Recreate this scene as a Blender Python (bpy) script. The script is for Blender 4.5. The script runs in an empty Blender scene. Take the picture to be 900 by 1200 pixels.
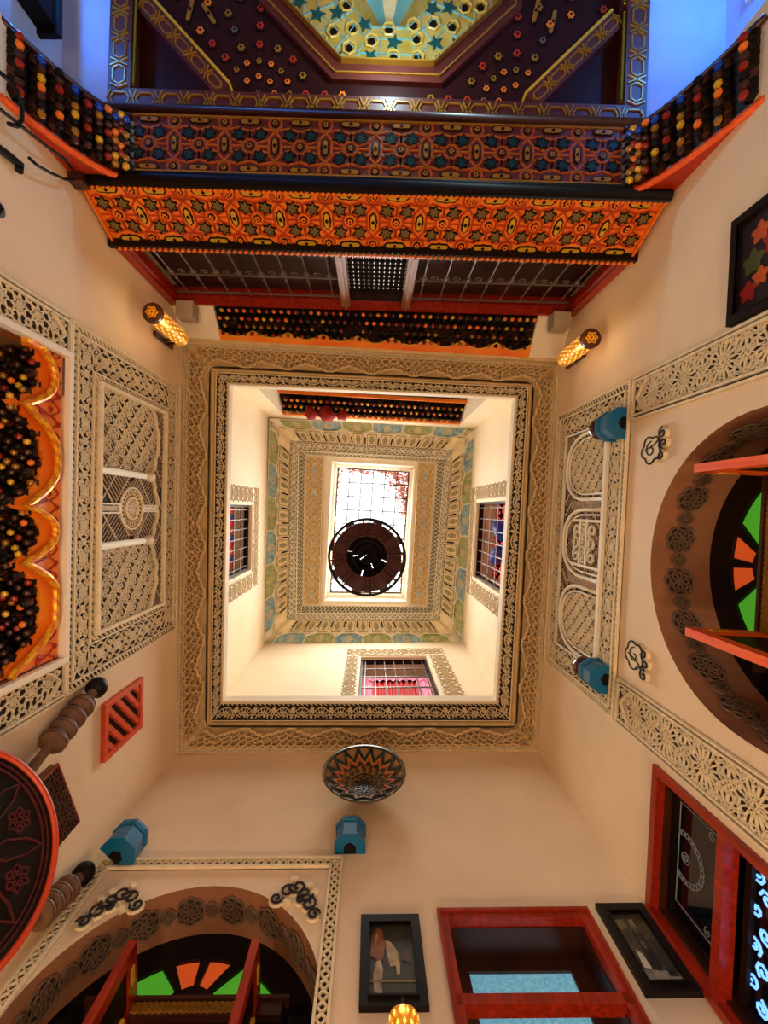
import bpy, math, random
from math import sin, cos, pi, sqrt, atan2
from mathutils import Vector, Matrix
from mathutils.geometry import tessellate_polygon
random.seed(7)
SC = bpy.context.scene
COL = SC.collection
S = 0.00692          # metres per drawing unit
CZ = 1.2             # camera height above the floor (someone holds the phone flat at chest height)
FLOOR = -CZ / S
# ------------------------------------------------------------------ camera
cam = bpy.data.cameras.new('camera'); camo = bpy.data.objects.new('camera', cam); COL.objects.link(camo)
cam.sensor_fit = 'VERTICAL'; cam.sensor_height = 24.0
cam.lens = 24.0 * 520 / 1200
cam.shift_x = 15 / 1200; cam.shift_y = -3 / 1200
cam.clip_start = 0.01; cam.clip_end = 200
camo.matrix_world = Matrix(((1, 0, 0, 0), (0, -1, 0, 0), (0, 0, -1, CZ), (0, 0, 0, 1)))
SC.camera = camo
# ------------------------------------------------------------------ world, exposure
wd = bpy.data.worlds.new('sky'); SC.world = wd; wd.use_nodes = True
wd.node_tree.nodes['Background'].inputs[0].default_value = (0.85, 0.93, 1, 1)
wd.node_tree.nodes['Background'].inputs[1].default_value = 3.0
SC.view_settings.view_transform = 'Standard'; SC.view_settings.look = 'None'
SC.view_settings.gamma = 1; SC.view_settings.exposure = 0.12; SC.view_settings.use_curve_mapping = False
# ------------------------------------------------------------------ lights
def light(name, kind, x, y, h, power, col, size=0.15, sy=None, rot=(0, 0, 0)):
    l = bpy.data.lights.new(name, kind); o = bpy.data.objects.new(name, l); COL.objects.link(o)
    l.energy = power; l.color = col
    if kind == 'AREA':
        l.shape = 'RECTANGLE'; l.size = size; l.size_y = sy or size
    else: l.shadow_soft_size = size
    o.location = (x * S, y * S, CZ + h * S); o.rotation_euler = rot
    return o
light('skylight_daylight', 'AREA', 0, 50, 1075, 250, (1.0, 0.95, 0.86), 190 * S, 320 * S)
for lx, ly, lw in ((-120, -80, 24), (110, -80, 24), (100, 160, 46), (-130, 160, 46)):
    light('low_fill_light', 'POINT', lx, ly, -60, lw, (1.0, 0.79, 0.53), 0.16)  # added warm fill from below the view, no lantern stands here
light('salon_blue_light', 'POINT', -226, -380, 296, 15, (0.03, 0.27, 1.0), 0.05)
light('salon_blue_light', 'POINT', 256, -390, 270, 21, (0.03, 0.27, 1.0), 0.05)
light('dome_light', 'POINT', 15, -340, 310, 13, (0.62, 0.9, 1.0), 0.05)
# ------------------------------------------------------------------ materials
MATS = {}
def lin(c): return tuple((v / 12.92 if v <= .04045 else ((v + .055) / 1.055) ** 2.4) for v in c)
def mat(name, rgb, rough=.6, metal=0., var=.08, scale=6., bump=0., bscale=40., emit=None, est=0., rgb2=None, alpha=None, trans=0., spec=.5):
    if name in MATS: return MATS[name]
    m = bpy.data.materials.new(name); m.use_nodes = True; nt = m.node_tree; b = nt.nodes['Principled BSDF']
    c = lin([v / 255 for v in rgb])
    tc = nt.nodes.new('ShaderNodeTexCoord'); no = nt.nodes.new('ShaderNodeTexNoise'); no.inputs['Scale'].default_value = scale
    no.inputs['Detail'].default_value = 4; nt.links.new(tc.outputs['Object'], no.inputs['Vector'])
    r = nt.nodes.new('ShaderNodeValToRGB'); r.color_ramp.elements[0].position = .3; r.color_ramp.elements[1].position = .7
    if rgb2: c2 = lin([v / 255 for v in rgb2]); a = c
    else: a = tuple(v * (1 - var) for v in c); c2 = tuple(min(1, v * (1 + var)) for v in c)
    r.color_ramp.elements[0].color = (*a, 1); r.color_ramp.elements[1].color = (*c2, 1)
    nt.links.new(no.outputs['Fac'], r.inputs[0]); nt.links.new(r.outputs[0], b.inputs['Base Color'])
    b.inputs['Roughness'].default_value = rough; b.inputs['Metallic'].default_value = metal
    b.inputs['Specular IOR Level'].default_value = spec
    if trans: b.inputs['Transmission Weight'].default_value = trans
    if alpha is not None: b.inputs['Alpha'].default_value = alpha
    if bump:
        n2 = nt.nodes.new('ShaderNodeTexNoise'); n2.inputs['Scale'].default_value = bscale; n2.inputs['Detail'].default_value = 5
        nt.links.new(tc.outputs['Object'], n2.inputs['Vector'])
        bu = nt.nodes.new('ShaderNodeBump'); bu.inputs['Strength'].default_value = bump; bu.inputs['Distance'].default_value = .01
        nt.links.new(n2.outputs['Fac'], bu.inputs['Height']); nt.links.new(bu.outputs[0], b.inputs['Normal'])
    if emit:
        b.inputs['Emission Color'].default_value = (*lin([v / 255 for v in emit]), 1); b.inputs['Emission Strength'].default_value = est
    MATS[name] = m; return m
def wood(name, rgb, rgb2, rough=.4):
    if name in MATS: return MATS[name]
    m = mat(name, rgb, rough); nt = m.node_tree
    w = nt.nodes.new('ShaderNodeTexNoise'); w.inputs['Scale'].default_value = 5; w.inputs['Detail'].default_value = 6
    mp = nt.nodes.new('ShaderNodeMapping'); mp.inputs['Scale'].default_value = (9, .9, 9)
    tc = nt.nodes['Texture Coordinate']; nt.links.new(tc.outputs['Object'], mp.inputs[0]); nt.links.new(mp.outputs[0], w.inputs['Vector'])
    r = nt.nodes['Color Ramp']; r.color_ramp.elements[0].color = (*lin([v / 255 for v in rgb]), 1); r.color_ramp.elements[1].color = (*lin([v / 255 for v in rgb2]), 1)
    nt.links.new(w.outputs['Fac'], r.inputs[0]); return m
M = dict(
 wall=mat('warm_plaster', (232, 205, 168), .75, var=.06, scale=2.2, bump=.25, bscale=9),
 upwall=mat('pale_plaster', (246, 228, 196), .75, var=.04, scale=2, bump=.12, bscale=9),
 white=mat('white_plaster', (240, 228, 204), .7, var=.04),
 relief=mat('carved_plaster', (232, 212, 172), .7, var=.08, scale=14),
 ground=mat('stained_plaster_ground', (38, 25, 18), .85, var=.15, scale=20),
 groundg=mat('grey_green_plaster_ground', (112, 110, 88), .85, var=.2, scale=20),
 tan=mat('tan_cornice_plaster', (218, 186, 132), .7, var=.12, scale=10, bump=.35, bscale=90),
 brown=mat('reveal_shade_plaster', (150, 98, 66), .7, var=.1, bump=.15),  # shade of the arch reveals is put into this brown tone
 redwood=wood('red_varnished_wood', (120, 22, 8), (172, 44, 14), .3),
 orgwood=wood('orange_wood', (232, 74, 4), (248, 104, 10), .6),
 orgpaint=mat('orange_painted_wood', (236, 96, 18), .4, rgb2=(255, 150, 34), scale=3),
 dkpaint=mat('dark_red_painted_wood', (84, 28, 16), .5, var=.2),
 ribred=mat('red_line_paint', (178, 66, 26), .4, var=.15),
 ribdeep=mat('deep_red_line_paint', (176, 44, 14), .4, var=.15),
 riborg=mat('orange_line_paint', (206, 84, 22), .4, var=.15),
 star=mat('teal_star_paint', (16, 52, 58), .3, var=.3),
 starol=mat('olive_star_paint', (118, 96, 48), .4, var=.2),
 gold=mat('gold_paint', (226, 176, 40), .35, metal=.2, var=.12),
 goldd=mat('dull_gold_paint', (168, 116, 34), .35, metal=.3, var=.15),
 rope=mat('gilded_rope', (250, 180, 30), .35, metal=.25, var=.1),
 ropeb=mat('brown_rope_twist', (226, 124, 20), .4, metal=.1, var=.1),
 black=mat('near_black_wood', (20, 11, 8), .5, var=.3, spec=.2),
 maroon=mat('maroon_coffer_paint', (44, 12, 10), .5, var=.3, spec=.2),
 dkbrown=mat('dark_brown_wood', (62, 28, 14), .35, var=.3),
 green=mat('green_gold_moulding', (92, 96, 52), .35, metal=.3, var=.2),
 bluep=mat('blue_boss_paint', (24, 70, 190), .25, var=.2),
 iron=mat('black_iron', (18, 16, 18), .45, metal=.6),
 greyiron=mat('worn_grey_iron', (120, 110, 104), .4, metal=.5),
 bronze=mat('dark_red_bronze', (62, 20, 16), .35, metal=.35, var=.3),
 brass=mat('pierced_brass', (236, 166, 50), .3, metal=.6, var=.25, scale=40, emit=(240, 150, 30), est=.25),
 bluelamp=mat('glazed_blue_metal', (10, 104, 150), .28, var=.12),
 orangeg=mat('orange_glass', (150, 50, 14), .15, emit=(232, 92, 36), est=.5),
 greeng=mat('green_glass', (30, 90, 16), .15, emit=(96, 196, 52), est=.45),
 frost=mat('frosted_cyan_glass', (70, 130, 150), .25, rgb2=(160, 210, 225), scale=70, emit=(110, 180, 205), est=.5, bump=1, bscale=90),
 darkglass=mat('dark_glass', (10, 14, 26), .06, var=.1),
 paleglass=mat('pale_blue_glass', (150, 185, 205), .2, emit=(120, 165, 200), est=.35),
 carvedwood=mat('weathered_carved_wood', (118, 82, 54), .7, var=.25, scale=18, bump=.4, bscale=60),
 vent=wood('orange_red_vent_wood', (196, 62, 26), (224, 88, 40), .45),
 terracotta=mat('terracotta_floor', (190, 150, 112), .5, var=.12),
 pane=mat('skylight_glass', (250, 250, 245), .1, alpha=.12),
 litter=mat('rust_brown_leaf_litter', (150, 50, 20), .8, var=.5, scale=60, emit=(170, 60, 24), est=.3),
)
# ------------------------------------------------------------------ frames on walls
class Frame:
    def __init__(s, p0, p1=None, M0=None):
        if M0 is not None: s.m = M0; return
        s.p = Vector((p0[0], p0[1], 0)); d = Vector((p1[0] - p0[0], p1[1] - p0[1], 0)); s.L = d.length
        s.U = d.normalized(); s.V = Vector((0, 0, 1)); s.N = s.U.cross(s.V)
        s.m = Matrix(((s.U.x, 0, s.N.x, p0[0] * S), (s.U.y, 0, s.N.y, p0[1] * S), (0, 1, 0, CZ), (0, 0, 0, 1)))
    def pix(s, px, py, d=0):          # the point of this wall plane (offset d) that lies on a given sight line
        r = Vector(((px - 435) / 520, (py - 597) / 520, 1)); h = (s.p.dot(s.N) + d) / r.dot(s.N)
        return ((r * h - s.p).dot(s.U), h)
    def u(s, x=None, y=None):
        return (x - s.p.x) / s.U.x if x is not None else (y - s.p.y) / s.U.y
WORLD = Frame(0, M0=Matrix.Translation((0, 0, CZ)))
WEST = Frame((-218.4, -292), (-228, 287)); SOUTH = Frame((-228, 287), (195, 283))
EAST = Frame((195, 283), (226.4, -292)); NORTH = Frame((222, -213), (-219.5, -226))
NUP = Frame((221, -172), (-220, -197))
def P(px, py, h): return ((px - 435) * h / 520, (py - 597) * h / 520, h)
# ------------------------------------------------------------------ mesh builder
class MB:
    def __init__(s): s.v = []; s.f = []; s.m = []
    def face(s, pts, mi=0):
        n = len(s.v); s.v += pts; s.f.append(tuple(range(n, n + len(pts)))); s.m.append(mi)
    def box(s, a, b, mi=0, fn=None):
        n = len(s.v); c = [(x, y, z) for x in (a[0], b[0]) for y in (a[1], b[1]) for z in (a[2], b[2])]
        s.v += [fn(*q) for q in c] if fn else c
        for f in ((0, 1, 3, 2), (4, 6, 7, 5), (0, 4, 5, 1), (2, 3, 7, 6), (0, 2, 6, 4), (1, 5, 7, 3)):
            s.f.append(tuple(n + i for i in f)); s.m.append(mi)
        return s
    def prism(s, poly, z0, z1, mi=0, fn=None, holes=(), mside=None):
        fn = fn or (lambda x, y, z: (x, y, z)); loops = [list(poly)] + [list(h) for h in holes]
        flat = [p for l in loops for p in l]; N = len(flat)
        tr = tessellate_polygon([[Vector((p[0], p[1], 0)) for p in l] for l in loops])
        n = len(s.v); s.v += [fn(p[0], p[1], z0) for p in flat] + [fn(p[0], p[1], z1) for p in flat]
        for t in tr:
            s.f.append((n + t[0], n + t[1], n + t[2])); s.m.append(mi); s.f.append((n + N + t[2], n + N + t[1], n + N + t[0])); s.m.append(mi)
        k = 0
        for l in loops:
            for i in range(len(l)):
                a = n + k + i; b = n + k + (i + 1) % len(l); s.f.append((a, b, b + N, a + N)); s.m.append(mi if mside is None else mside)
            k += len(l)
        return s
    def segs(s, segs, w, z0, z1, fn=None, mi=0):
        hw = w / 2; V = s.v; F = s.f
        for (x0, y0), (x1, y1) in segs:
            dx = x1 - x0; dy = y1 - y0; L = sqrt(dx * dx + dy * dy)
            if L < 1e-6: continue
            dx /= L; dy /= L; e = hw * .5; x0 -= dx * e; y0 -= dy * e; x1 += dx * e; y1 += dy * e
            ax = -dy * hw; ay = dx * hw; bx = ax * .75; by = ay * .75; n = len(V)
            q = [(x0 + ax, y0 + ay, z0), (x0 + bx, y0 + by, z1), (x0 - bx, y0 - by, z1), (x0 - ax, y0 - ay, z0),
                 (x1 + ax, y1 + ay, z0), (x1 + bx, y1 + by, z1), (x1 - bx, y1 - by, z1), (x1 - ax, y1 - ay, z0)]
            V += [fn(*p) for p in q] if fn else q
            F += [(n, n + 1, n + 5, n + 4), (n + 1, n + 2, n + 6, n + 5), (n + 2, n + 3, n + 7, n + 6)]; s.m += [mi] * 3
        return s
    def grid(s, nu, nv, fn, mi=0):
        n = len(s.v); s.v += [fn(i / nu, j / nv) for i in range(nu + 1) for j in range(nv + 1)]
        for i in range(nu):
            for j in range(nv):
                a = n + i * (nv + 1) + j; s.f.append((a, a + 1, a + nv + 2, a + nv + 1)); s.m.append(mi)
        return s
    def tube(s, path, r, n=8, closed=False, mi=0, alt=None, cap=True):
        pts = [Vector(p) for p in path]; K = len(pts); base = len(s.v); ref = None
        for i, p in enumerate(pts):
            if closed: t = pts[(i + 1) % K] - pts[i - 1]
            else: t = pts[min(i + 1, K - 1)] - pts[max(i - 1, 0)]
            t.normalize()
            if ref is None: ref = t.orthogonal().normalized()
            ref = (ref - t * ref.dot(t)).normalized(); b = t.cross(ref); rr = r[i] if isinstance(r, (list, tuple)) else r
            for k in range(n):
                a = 2 * pi * k / n; s.v.append(tuple(p + ref * (cos(a) * rr) + b * (sin(a) * rr)))
        for i in range(K if closed else K - 1):
            for k in range(n):
                a = base + i * n + k; b2 = base + i * n + (k + 1) % n; j = ((i + 1) % K) * n
                s.f.append((a, b2, base + j + (k + 1) % n, base + j + k)); s.m.append(mi if alt is None else (alt if (i + k) % 4 < 2 else mi))
        if cap and not closed:
            s.f.append(tuple(base + k for k in range(n))); s.m.append(mi); s.f.append(tuple(base + (K - 1) * n + k for k in range(n))); s.m.append(mi)
        return s
    def lathe(s, prof, o, n=24, ax=(0, 0, 1), mi=0, rot=0):
        a = Vector(ax).normalized(); e = a.orthogonal().normalized(); f = a.cross(e); o = Vector(o); base = len(s.v)
        if abs(a.z) > .99: e = Vector((1, 0, 0)); f = Vector((0, 1, 0))
        for r, z in prof:
            for k in range(n):
                t = 2 * pi * k / n + rot; s.v.append(tuple(o + a * z + e * (r * cos(t)) + f * (r * sin(t))))
        for i in range(len(prof) - 1):
            for k in range(n):
                q = base + i * n; s.f.append((q + k, q + (k + 1) % n, q + n + (k + 1) % n, q + n + k)); s.m.append(mi[i] if isinstance(mi, (list, tuple)) else mi)
        return s
    def mesh(s, name, mats, o=(0, 0, 0), smooth=False):
        me = bpy.data.meshes.new(name); ox, oy, oz = o
        me.from_pydata([((x - ox) * S, (y - oy) * S, (z - oz) * S) for x, y, z in s.v], [], s.f)
        for m in (mats if isinstance(mats, (list, tuple)) else [mats]): me.materials.append(m)
        if isinstance(mats, (list, tuple)): me.polygons.foreach_set('material_index', s.m)
        if smooth: me.polygons.foreach_set('use_smooth', [True] * len(s.f))
        me.update(); return me
def tag(o, label=None, cat=None, group=None, kind=None):
    for k, v in (('label', label), ('category', cat), ('group', group), ('kind', kind)):
        if v: o[k] = v
    return o
ORG = {}
def thing(name, label, cat, fr, o, group=None, kind=None):
    e = bpy.data.objects.new(name, None); COL.objects.link(e); e.empty_display_size = .05
    e.matrix_world = fr.m @ Matrix.Translation(Vector(o) * S); ORG[e.name] = tuple(o)
    return tag(e, label, cat, group, kind)
def part(name, mb, mats, par, label=None, kind=None, smooth=False, o=None):
    """a child; its mesh is written in the wall coordinates of its thing"""
    oo = ORG[par.name]; me = mb.mesh(name, mats, oo, smooth); ob = bpy.data.objects.new(name, me); COL.objects.link(ob); ob.parent = par
    ORG[ob.name] = oo
    return tag(ob, label, None, None, kind)
def solo(name, mb, mats, fr, label, cat, group=None, kind=None, smooth=False, o=(0, 0, 0)):
    me = mb.mesh(name, mats, o, smooth); ob = bpy.data.objects.new(name, me); COL.objects.link(ob)
    ob.matrix_world = fr.m @ Matrix.Translation(Vector(o) * S); ORG[ob.name] = tuple(o)
    return tag(ob, label, cat, group, kind)
def inst(name, me, par, loc, axis=None, scale=1., mtx=None):
    """a further piece sharing mesh data, loc in the coordinates of its thing"""
    ob = bpy.data.objects.new(name, me); COL.objects.link(ob); ob.parent = par; oo = ORG[par.name]
    T = Matrix.Translation((Vector(loc) - Vector(oo)) * S)
    if mtx is not None: T = T @ mtx
    elif axis is not None: T = T @ Vector(axis).to_track_quat('Z', 'X').to_matrix().to_4x4()
    ob.matrix_local = T @ Matrix.Scale(scale, 4); return ob
# ------------------------------------------------------------------ patterns: lists of segments in a w x h box
def pl(pts, closed=False):
    return [(pts[i], pts[i + 1]) for i in range(len(pts) - 1)] + ([(pts[-1], pts[0])] if closed else [])
def ring(cx, cy, r, n=10, a0=0, rx=1, ry=1):
    return pl([(cx + rx * r * cos(a0 + 2 * pi * k / n), cy + ry * r * sin(a0 + 2 * pi * k / n)) for k in range(n)], True)
def starp(cx, cy, r, r2, n, a0=0): return [(cx + (r if k % 2 == 0 else r2) * cos(a0 + pi * k / n), cy + (r if k % 2 == 0 else r2) * sin(a0 + pi * k / n)) for k in range(2 * n)]
def clip(segs, w, h, x=0, y=0):
    out = []
    for (a, b), (c, d) in segs:
        t0, t1 = 0., 1.; dx = c - a; dy = d - b; ok = True
        for p, q in ((-dx, a - x), (dx, x + w - a), (-dy, b - y), (dy, y + h - b)):
            if abs(p) < 1e-9:
                if q < 0: ok = False; break
            else:
                r = q / p
                if p < 0: t0 = max(t0, r)
                else: t1 = min(t1, r)
        if ok and t0 < t1: out.append(((a + dx * t0, b + dy * t0), (a + dx * t1, b + dy * t1)))
    return out
def keep(segs, pred): return [s_ for s_ in segs if pred((s_[0][0] + s_[1][0]) / 2, (s_[0][1] + s_[1][1]) / 2)]
def shift(segs, dx, dy): return [((a + dx, b + dy), (c + dx, d + dy)) for (a, b), (c, d) in segs]
def flower(cx, cy, r, n=6, a0=0):
    o = ring(cx, cy, r * .28, 6)
    for k in range(n):
        a = a0 + 2 * pi * k / n; d = pi / n * .8
        o += pl([(cx + r * .35 * cos(a), cy + r * .35 * sin(a)), (cx + r * .75 * cos(a - d), cy + r * .75 * sin(a - d)), (cx + r * cos(a), cy + r * sin(a)), (cx + r * .75 * cos(a + d), cy + r * .75 * sin(a + d))], True)
    return o
def spiral(cx, cy, r, a0, turns=1.2, n=9, sgn=1): return pl([(cx + r * (1 - .8 * k / n) * cos(a0 + sgn * 2 * pi * turns * k / n), cy + r * (1 - .8 * k / n) * sin(a0 + sgn * 2 * pi * turns * k / n)) for k in range(n + 1)])
def pat_arab(w, h, c):
    n = max(1, round(w / c)); c = w / n; o = []
    for i in range(n):
        x = i * c
        for sg in (1, -1):
            o += pl([(x + c * t / 10, h / 2 + sg * h * .42 * sin(pi * t / 10)) for t in range(11)])
            o += pl([(x + c * t / 8, h / 2 + sg * h * .46 * cos(pi * t / 8)) for t in range(9)])
            for q in (.25, .75): o += spiral(x + c * q, h / 2 + sg * h * .16, min(c, h) * .14, sg * pi / 2, 1.1, 6, 1 if q < .5 else -1)
            o += spiral(x + c * .02, h / 2 + sg * h * .3, min(c, h) * .12, 0, 1, 5); o += spiral(x + c * .5, h / 2 + sg * h * .44, min(c, h) * .1, 0, 1, 5)
        o += flower(x + c / 2, h / 2, min(c, h) * .24, 6)
        o += flower(x, h / 2, min(c, h) * .13, 4)
    return clip(o, w, h)
def pat_braid(w, h, c):
    n = max(1, round(w / c)); c = w / n; o = []
    for i in range(n):
        o += pl([(i * c, 0), ((i + 1) * c, h)]); o += pl([(i * c, h), ((i + 1) * c, 0)])
    return o
def pat_twist(w, h, c):
    n = max(1, round(w / c)); c = w / n; return [((i * c, 0), ((i + .8) * c, h)) for i in range(n)]
def pat_diamond(w, h, c, k=1.0):
    o = []; nx = int(w / c) + 2; ny = int(h / (c * k)) + 2; H = c * k
    for i in range(-ny - 1, nx + ny):
        o += [((i * c, 0), (i * c + h / k, h)), ((i * c, h), (i * c + h / k, 0))]
    for i in range(nx * 2):
        for j in range(ny * 2):
            if (i + j) % 2 == 1: o += flower(i * c / 2, j * H / 2, c * .34, 7, .3)
    return clip(o, w, h)
def pat_mesh(w, h, c):
    o = []
    for i in range(-int(h / c) - 1, int(w / c) + 2): o += [((i * c, 0), (i * c + h, h)), ((i * c, h), (i * c + h, 0))]
    return clip(o, w, h)
def rosette(cx, cy, R, n=12):
    o = pl(starp(cx, cy, R * .22, R * .13, n // 2), True) + ring(cx, cy, R * .1, 6); d = pi / n
    for k in range(n):
        a = 2 * pi * k / n
        q = lambda r, t: (cx + r * R * cos(a + t), cy + r * R * sin(a + t))
        o += pl([q(.24, 0), q(.38, d * .75), q(.62, d * .9), q(.8, 0), q(.62, -d * .9), q(.38, -d * .75)], True)
        o += pl([q(.62, d * .9), q(.84, d * .45), q(1.05, d), q(.84, d * 1.55)])
        o += pl([q(.8, 0), q(.84, d * .45)]) + pl([q(.8, 0), q(.84, -d * .45)])
    return o
def pat_rosette(w, h, c, n=16):
    c = h * 1.32; o = []
    for i in range(int(w / c) + 2):
        x = w - (i + .55) * c; o += rosette(x, h / 2, c * .5, n)
        for y in (0, h): o += rosette(x + c / 2, y + (h * .02 if y == 0 else -h * .02), c * .36, 10) + ring(x, y, h * .14, 6)
    return clip(o, w, h)
def pat_star(w, h, c):
    o = []
    for i in range(int(w / c) + 1):
        for j in range(int(h / c) + 1):
            x = (i + .5) * c; y = (j + .5) * c
            o += pl(starp(x, y, c * .44, c * .26, 8), True) + flower(x, y, c * .2, 6) + ring(i * c, j * c, c * .17, 4)
            for k in range(4): a = k * pi / 2; o += [((x + .44 * c * cos(a), y + .44 * c * sin(a)), (x + .5 * c * cos(a), y + .5 * c * sin(a)))]
            for k in range(4): a = k * pi / 2 + pi / 4; o += [((x + .44 * c * cos(a), y + .44 * c * sin(a)), (x + .6 * c * cos(a), y + .6 * c * sin(a)))]
    return clip(o, w, h)
def pat_fans(w, h, c):
    n = max(1, round(w / c)); c = w / n; o = []
    for i in range(n):
        x = (i + .5) * c
        for r in (.48, .3): o += pl([(x + r * c * cos(pi * t / 8), h * .12 + r * 1.5 * min(h, c) * .9 * sin(pi * t / 8)) for t in range(9)])
        for t in range(1, 8): a = pi * t / 8; o += [((x + .1 * c * cos(a), h * .12 + .1 * c * sin(a)), (x + .44 * c * cos(a), h * .12 + .6 * min(h, c) * sin(a)))]
        o += flower(i * c, h * .62, h * .2, 5) + ring(i * c, h * .22, h * .1, 5)
    o += [((t * c / 4, h * .9), (t * c / 4 + c / 7, h * .99)) for t in range(n * 4)]
    return clip(o, w, h)
def xf_rot(u0, v0): return lambda x, y, z: (u0 + y, v0 + x, z)      # pattern runs up the wall
def xf(u0, v0): return lambda x, y, z: (u0 + x, v0 + y, z)
def border(mb, u0, v0, u1, v1, w, pat, c, lw, z0, z1):
    """pattern band lining the inside of a rectangle"""
    mb.segs(pat(u1 - u0, w, c), lw, z0, z1, xf(u0, v1 - w)); mb.segs(pat(u1 - u0, w, c), lw, z0, z1, xf(u0, v0))
    mb.segs(pat(v1 - v0 - 2 * w, w, c), lw, z0, z1, xf_rot(u0, v0 + w)); mb.segs(pat(v1 - v0 - 2 * w, w, c), lw, z0, z1, xf_rot(u1 - w, v0 + w))
def frame_bar(mb, u0, v0, u1, v1, w, z0, z1, mi=0):
    mb.prism([(u0, v0), (u1, v0), (u1, v1), (u0, v1)], z0, z1, mi, holes=[[(u0 + w, v0 + w), (u0 + w, v1 - w), (u1 - w, v1 - w), (u1 - w, v0 + w)]])
def rect(u0, v0, u1, v1): return [(u0, v0), (u1, v0), (u1, v1), (u0, v1)]
def arcp(cu, cv, R, a0=0, a1=pi, n=28): return [(cu + R * cos(a0 + (a1 - a0) * k / n), cv + R * sin(a0 + (a1 - a0) * k / n)) for k in range(n + 1)]

def PF(o, px_, py_):     # frame of an arbitrary plane from three points in units
    o, a, b = Vector(o), Vector(px_), Vector(py_); U = (a - o).normalized(); N = U.cross(b - o).normalized(); V = N.cross(U)
    return Frame(0, M0=Matrix(((U.x, V.x, N.x, o.x * S), (U.y, V.y, N.y, o.y * S), (U.z, V.z, N.z, CZ + o.z * S), (0, 0, 0, 1))))
# ================================================================== the setting
AV_S, AV_E = 246, 240                       # heights of the two arch centres
AS = SOUTH.u(x=-119); AE = EAST.u(y=35); AR = 91
def arch_hole(cu, cv, R): return [(cu - R, FLOOR + 1), (cu - R, cv)] + [(cu - R * cos(pi * k / 28), cv + R * sin(pi * k / 28)) for k in range(1, 28)] + [(cu + R, cv), (cu + R, FLOOR + 1)]
TOP = 990
def W_(fr, px, py): return fr.pix(px, py)
# upper window openings
def rect_px(fr, a, b): (u0, v0), (u1, v1) = fr.pix(*a), fr.pix(*b); return [min(u0, u1), min(v0, v1), max(u0, u1), max(v0, v1)]
UW = [WEST.u(y=-8), 590, WEST.u(y=113), 832]
UE = [EAST.u(y=134), 590, EAST.u(y=-14), 890]
US = [SOUTH.u(x=-20), 590, SOUTH.u(x=106), 858]
WD = [WEST.u(y=-110), FLOOR + 1, WEST.u(y=107), 321]
SW_ = [SOUTH.u(x=49), 150, SOUTH.u(x=149), 309]
EW = [EAST.u(y=279), 20, EAST.u(y=181), 310]
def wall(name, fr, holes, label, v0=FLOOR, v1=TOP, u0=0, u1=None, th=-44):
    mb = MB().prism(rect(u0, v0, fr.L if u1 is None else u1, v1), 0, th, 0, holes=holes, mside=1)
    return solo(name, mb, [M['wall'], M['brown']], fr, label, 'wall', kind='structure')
def split_wall(name, fr, lo, hi, label, u0=0, v0=FLOOR):
    w = wall(name, fr, lo, label, v0=v0, v1=548, u0=u0)
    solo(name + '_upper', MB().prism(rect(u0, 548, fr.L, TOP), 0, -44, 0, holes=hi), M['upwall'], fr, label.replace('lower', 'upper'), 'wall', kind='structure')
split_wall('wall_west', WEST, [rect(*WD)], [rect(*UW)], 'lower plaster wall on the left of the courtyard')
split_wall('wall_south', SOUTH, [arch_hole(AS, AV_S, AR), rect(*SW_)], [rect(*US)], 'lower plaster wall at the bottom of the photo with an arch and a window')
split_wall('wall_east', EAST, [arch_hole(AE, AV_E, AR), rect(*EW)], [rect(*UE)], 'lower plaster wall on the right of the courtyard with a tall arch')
nu = [NUP.u(x=182), NUP.u(x=-182)]
solo('wall_north_upper', MB().prism(rect(0, 520, NUP.L, TOP), 0, -60, holes=[rect(nu[0], 600, nu[1], 918)]), M['upwall'], NUP, 'upper north wall above the wooden balcony', 'wall', kind='structure')
nb = [NORTH.u(x=205), 376, NORTH.u(x=-208), 484]
solo('wall_north', MB().prism(rect(0, 330, NORTH.L, 500), -20, -70, holes=[rect(*nb)]), M['wall'], NORTH, 'north wall behind the wooden balcony screen', 'wall', kind='structure')
# floor
fl = thing('floor', 'courtyard floor of square terracotta tiles', 'floor', WORLD, (0, 0, FLOOR), kind='structure')
part('tile_bed', MB().box((-300, -760, FLOOR - 10), (320, 330, FLOOR)), mat('grout', (150, 130, 108), .8), fl)
tm = MB().box((-19.3, -19.3, 0), (19.3, 19.3, 1.2)).mesh('tile', M['terracotta'])
for i in range(11):
    for j in range(13): inst('tile', tm, fl, (-205 + i * 40, -212 + j * 40, FLOOR))
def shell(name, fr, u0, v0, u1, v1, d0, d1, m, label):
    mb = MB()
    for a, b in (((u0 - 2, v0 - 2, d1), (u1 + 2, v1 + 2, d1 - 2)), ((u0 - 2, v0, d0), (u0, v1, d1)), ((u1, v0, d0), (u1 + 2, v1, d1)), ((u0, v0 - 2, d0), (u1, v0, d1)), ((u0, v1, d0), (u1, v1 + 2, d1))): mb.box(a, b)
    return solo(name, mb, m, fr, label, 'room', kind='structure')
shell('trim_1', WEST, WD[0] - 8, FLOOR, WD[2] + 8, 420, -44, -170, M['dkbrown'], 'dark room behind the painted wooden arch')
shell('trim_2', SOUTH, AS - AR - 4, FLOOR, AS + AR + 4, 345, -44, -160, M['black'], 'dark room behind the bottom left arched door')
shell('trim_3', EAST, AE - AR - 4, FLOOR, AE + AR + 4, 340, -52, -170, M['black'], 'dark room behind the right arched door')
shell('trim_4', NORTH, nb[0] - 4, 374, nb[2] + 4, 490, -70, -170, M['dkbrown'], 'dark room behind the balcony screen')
shell('trim_5', NUP, nu[0] - 2, 596, nu[1] + 2, 940, -60, -120, M['dkbrown'], 'dark room behind the upper balcony')
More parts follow.
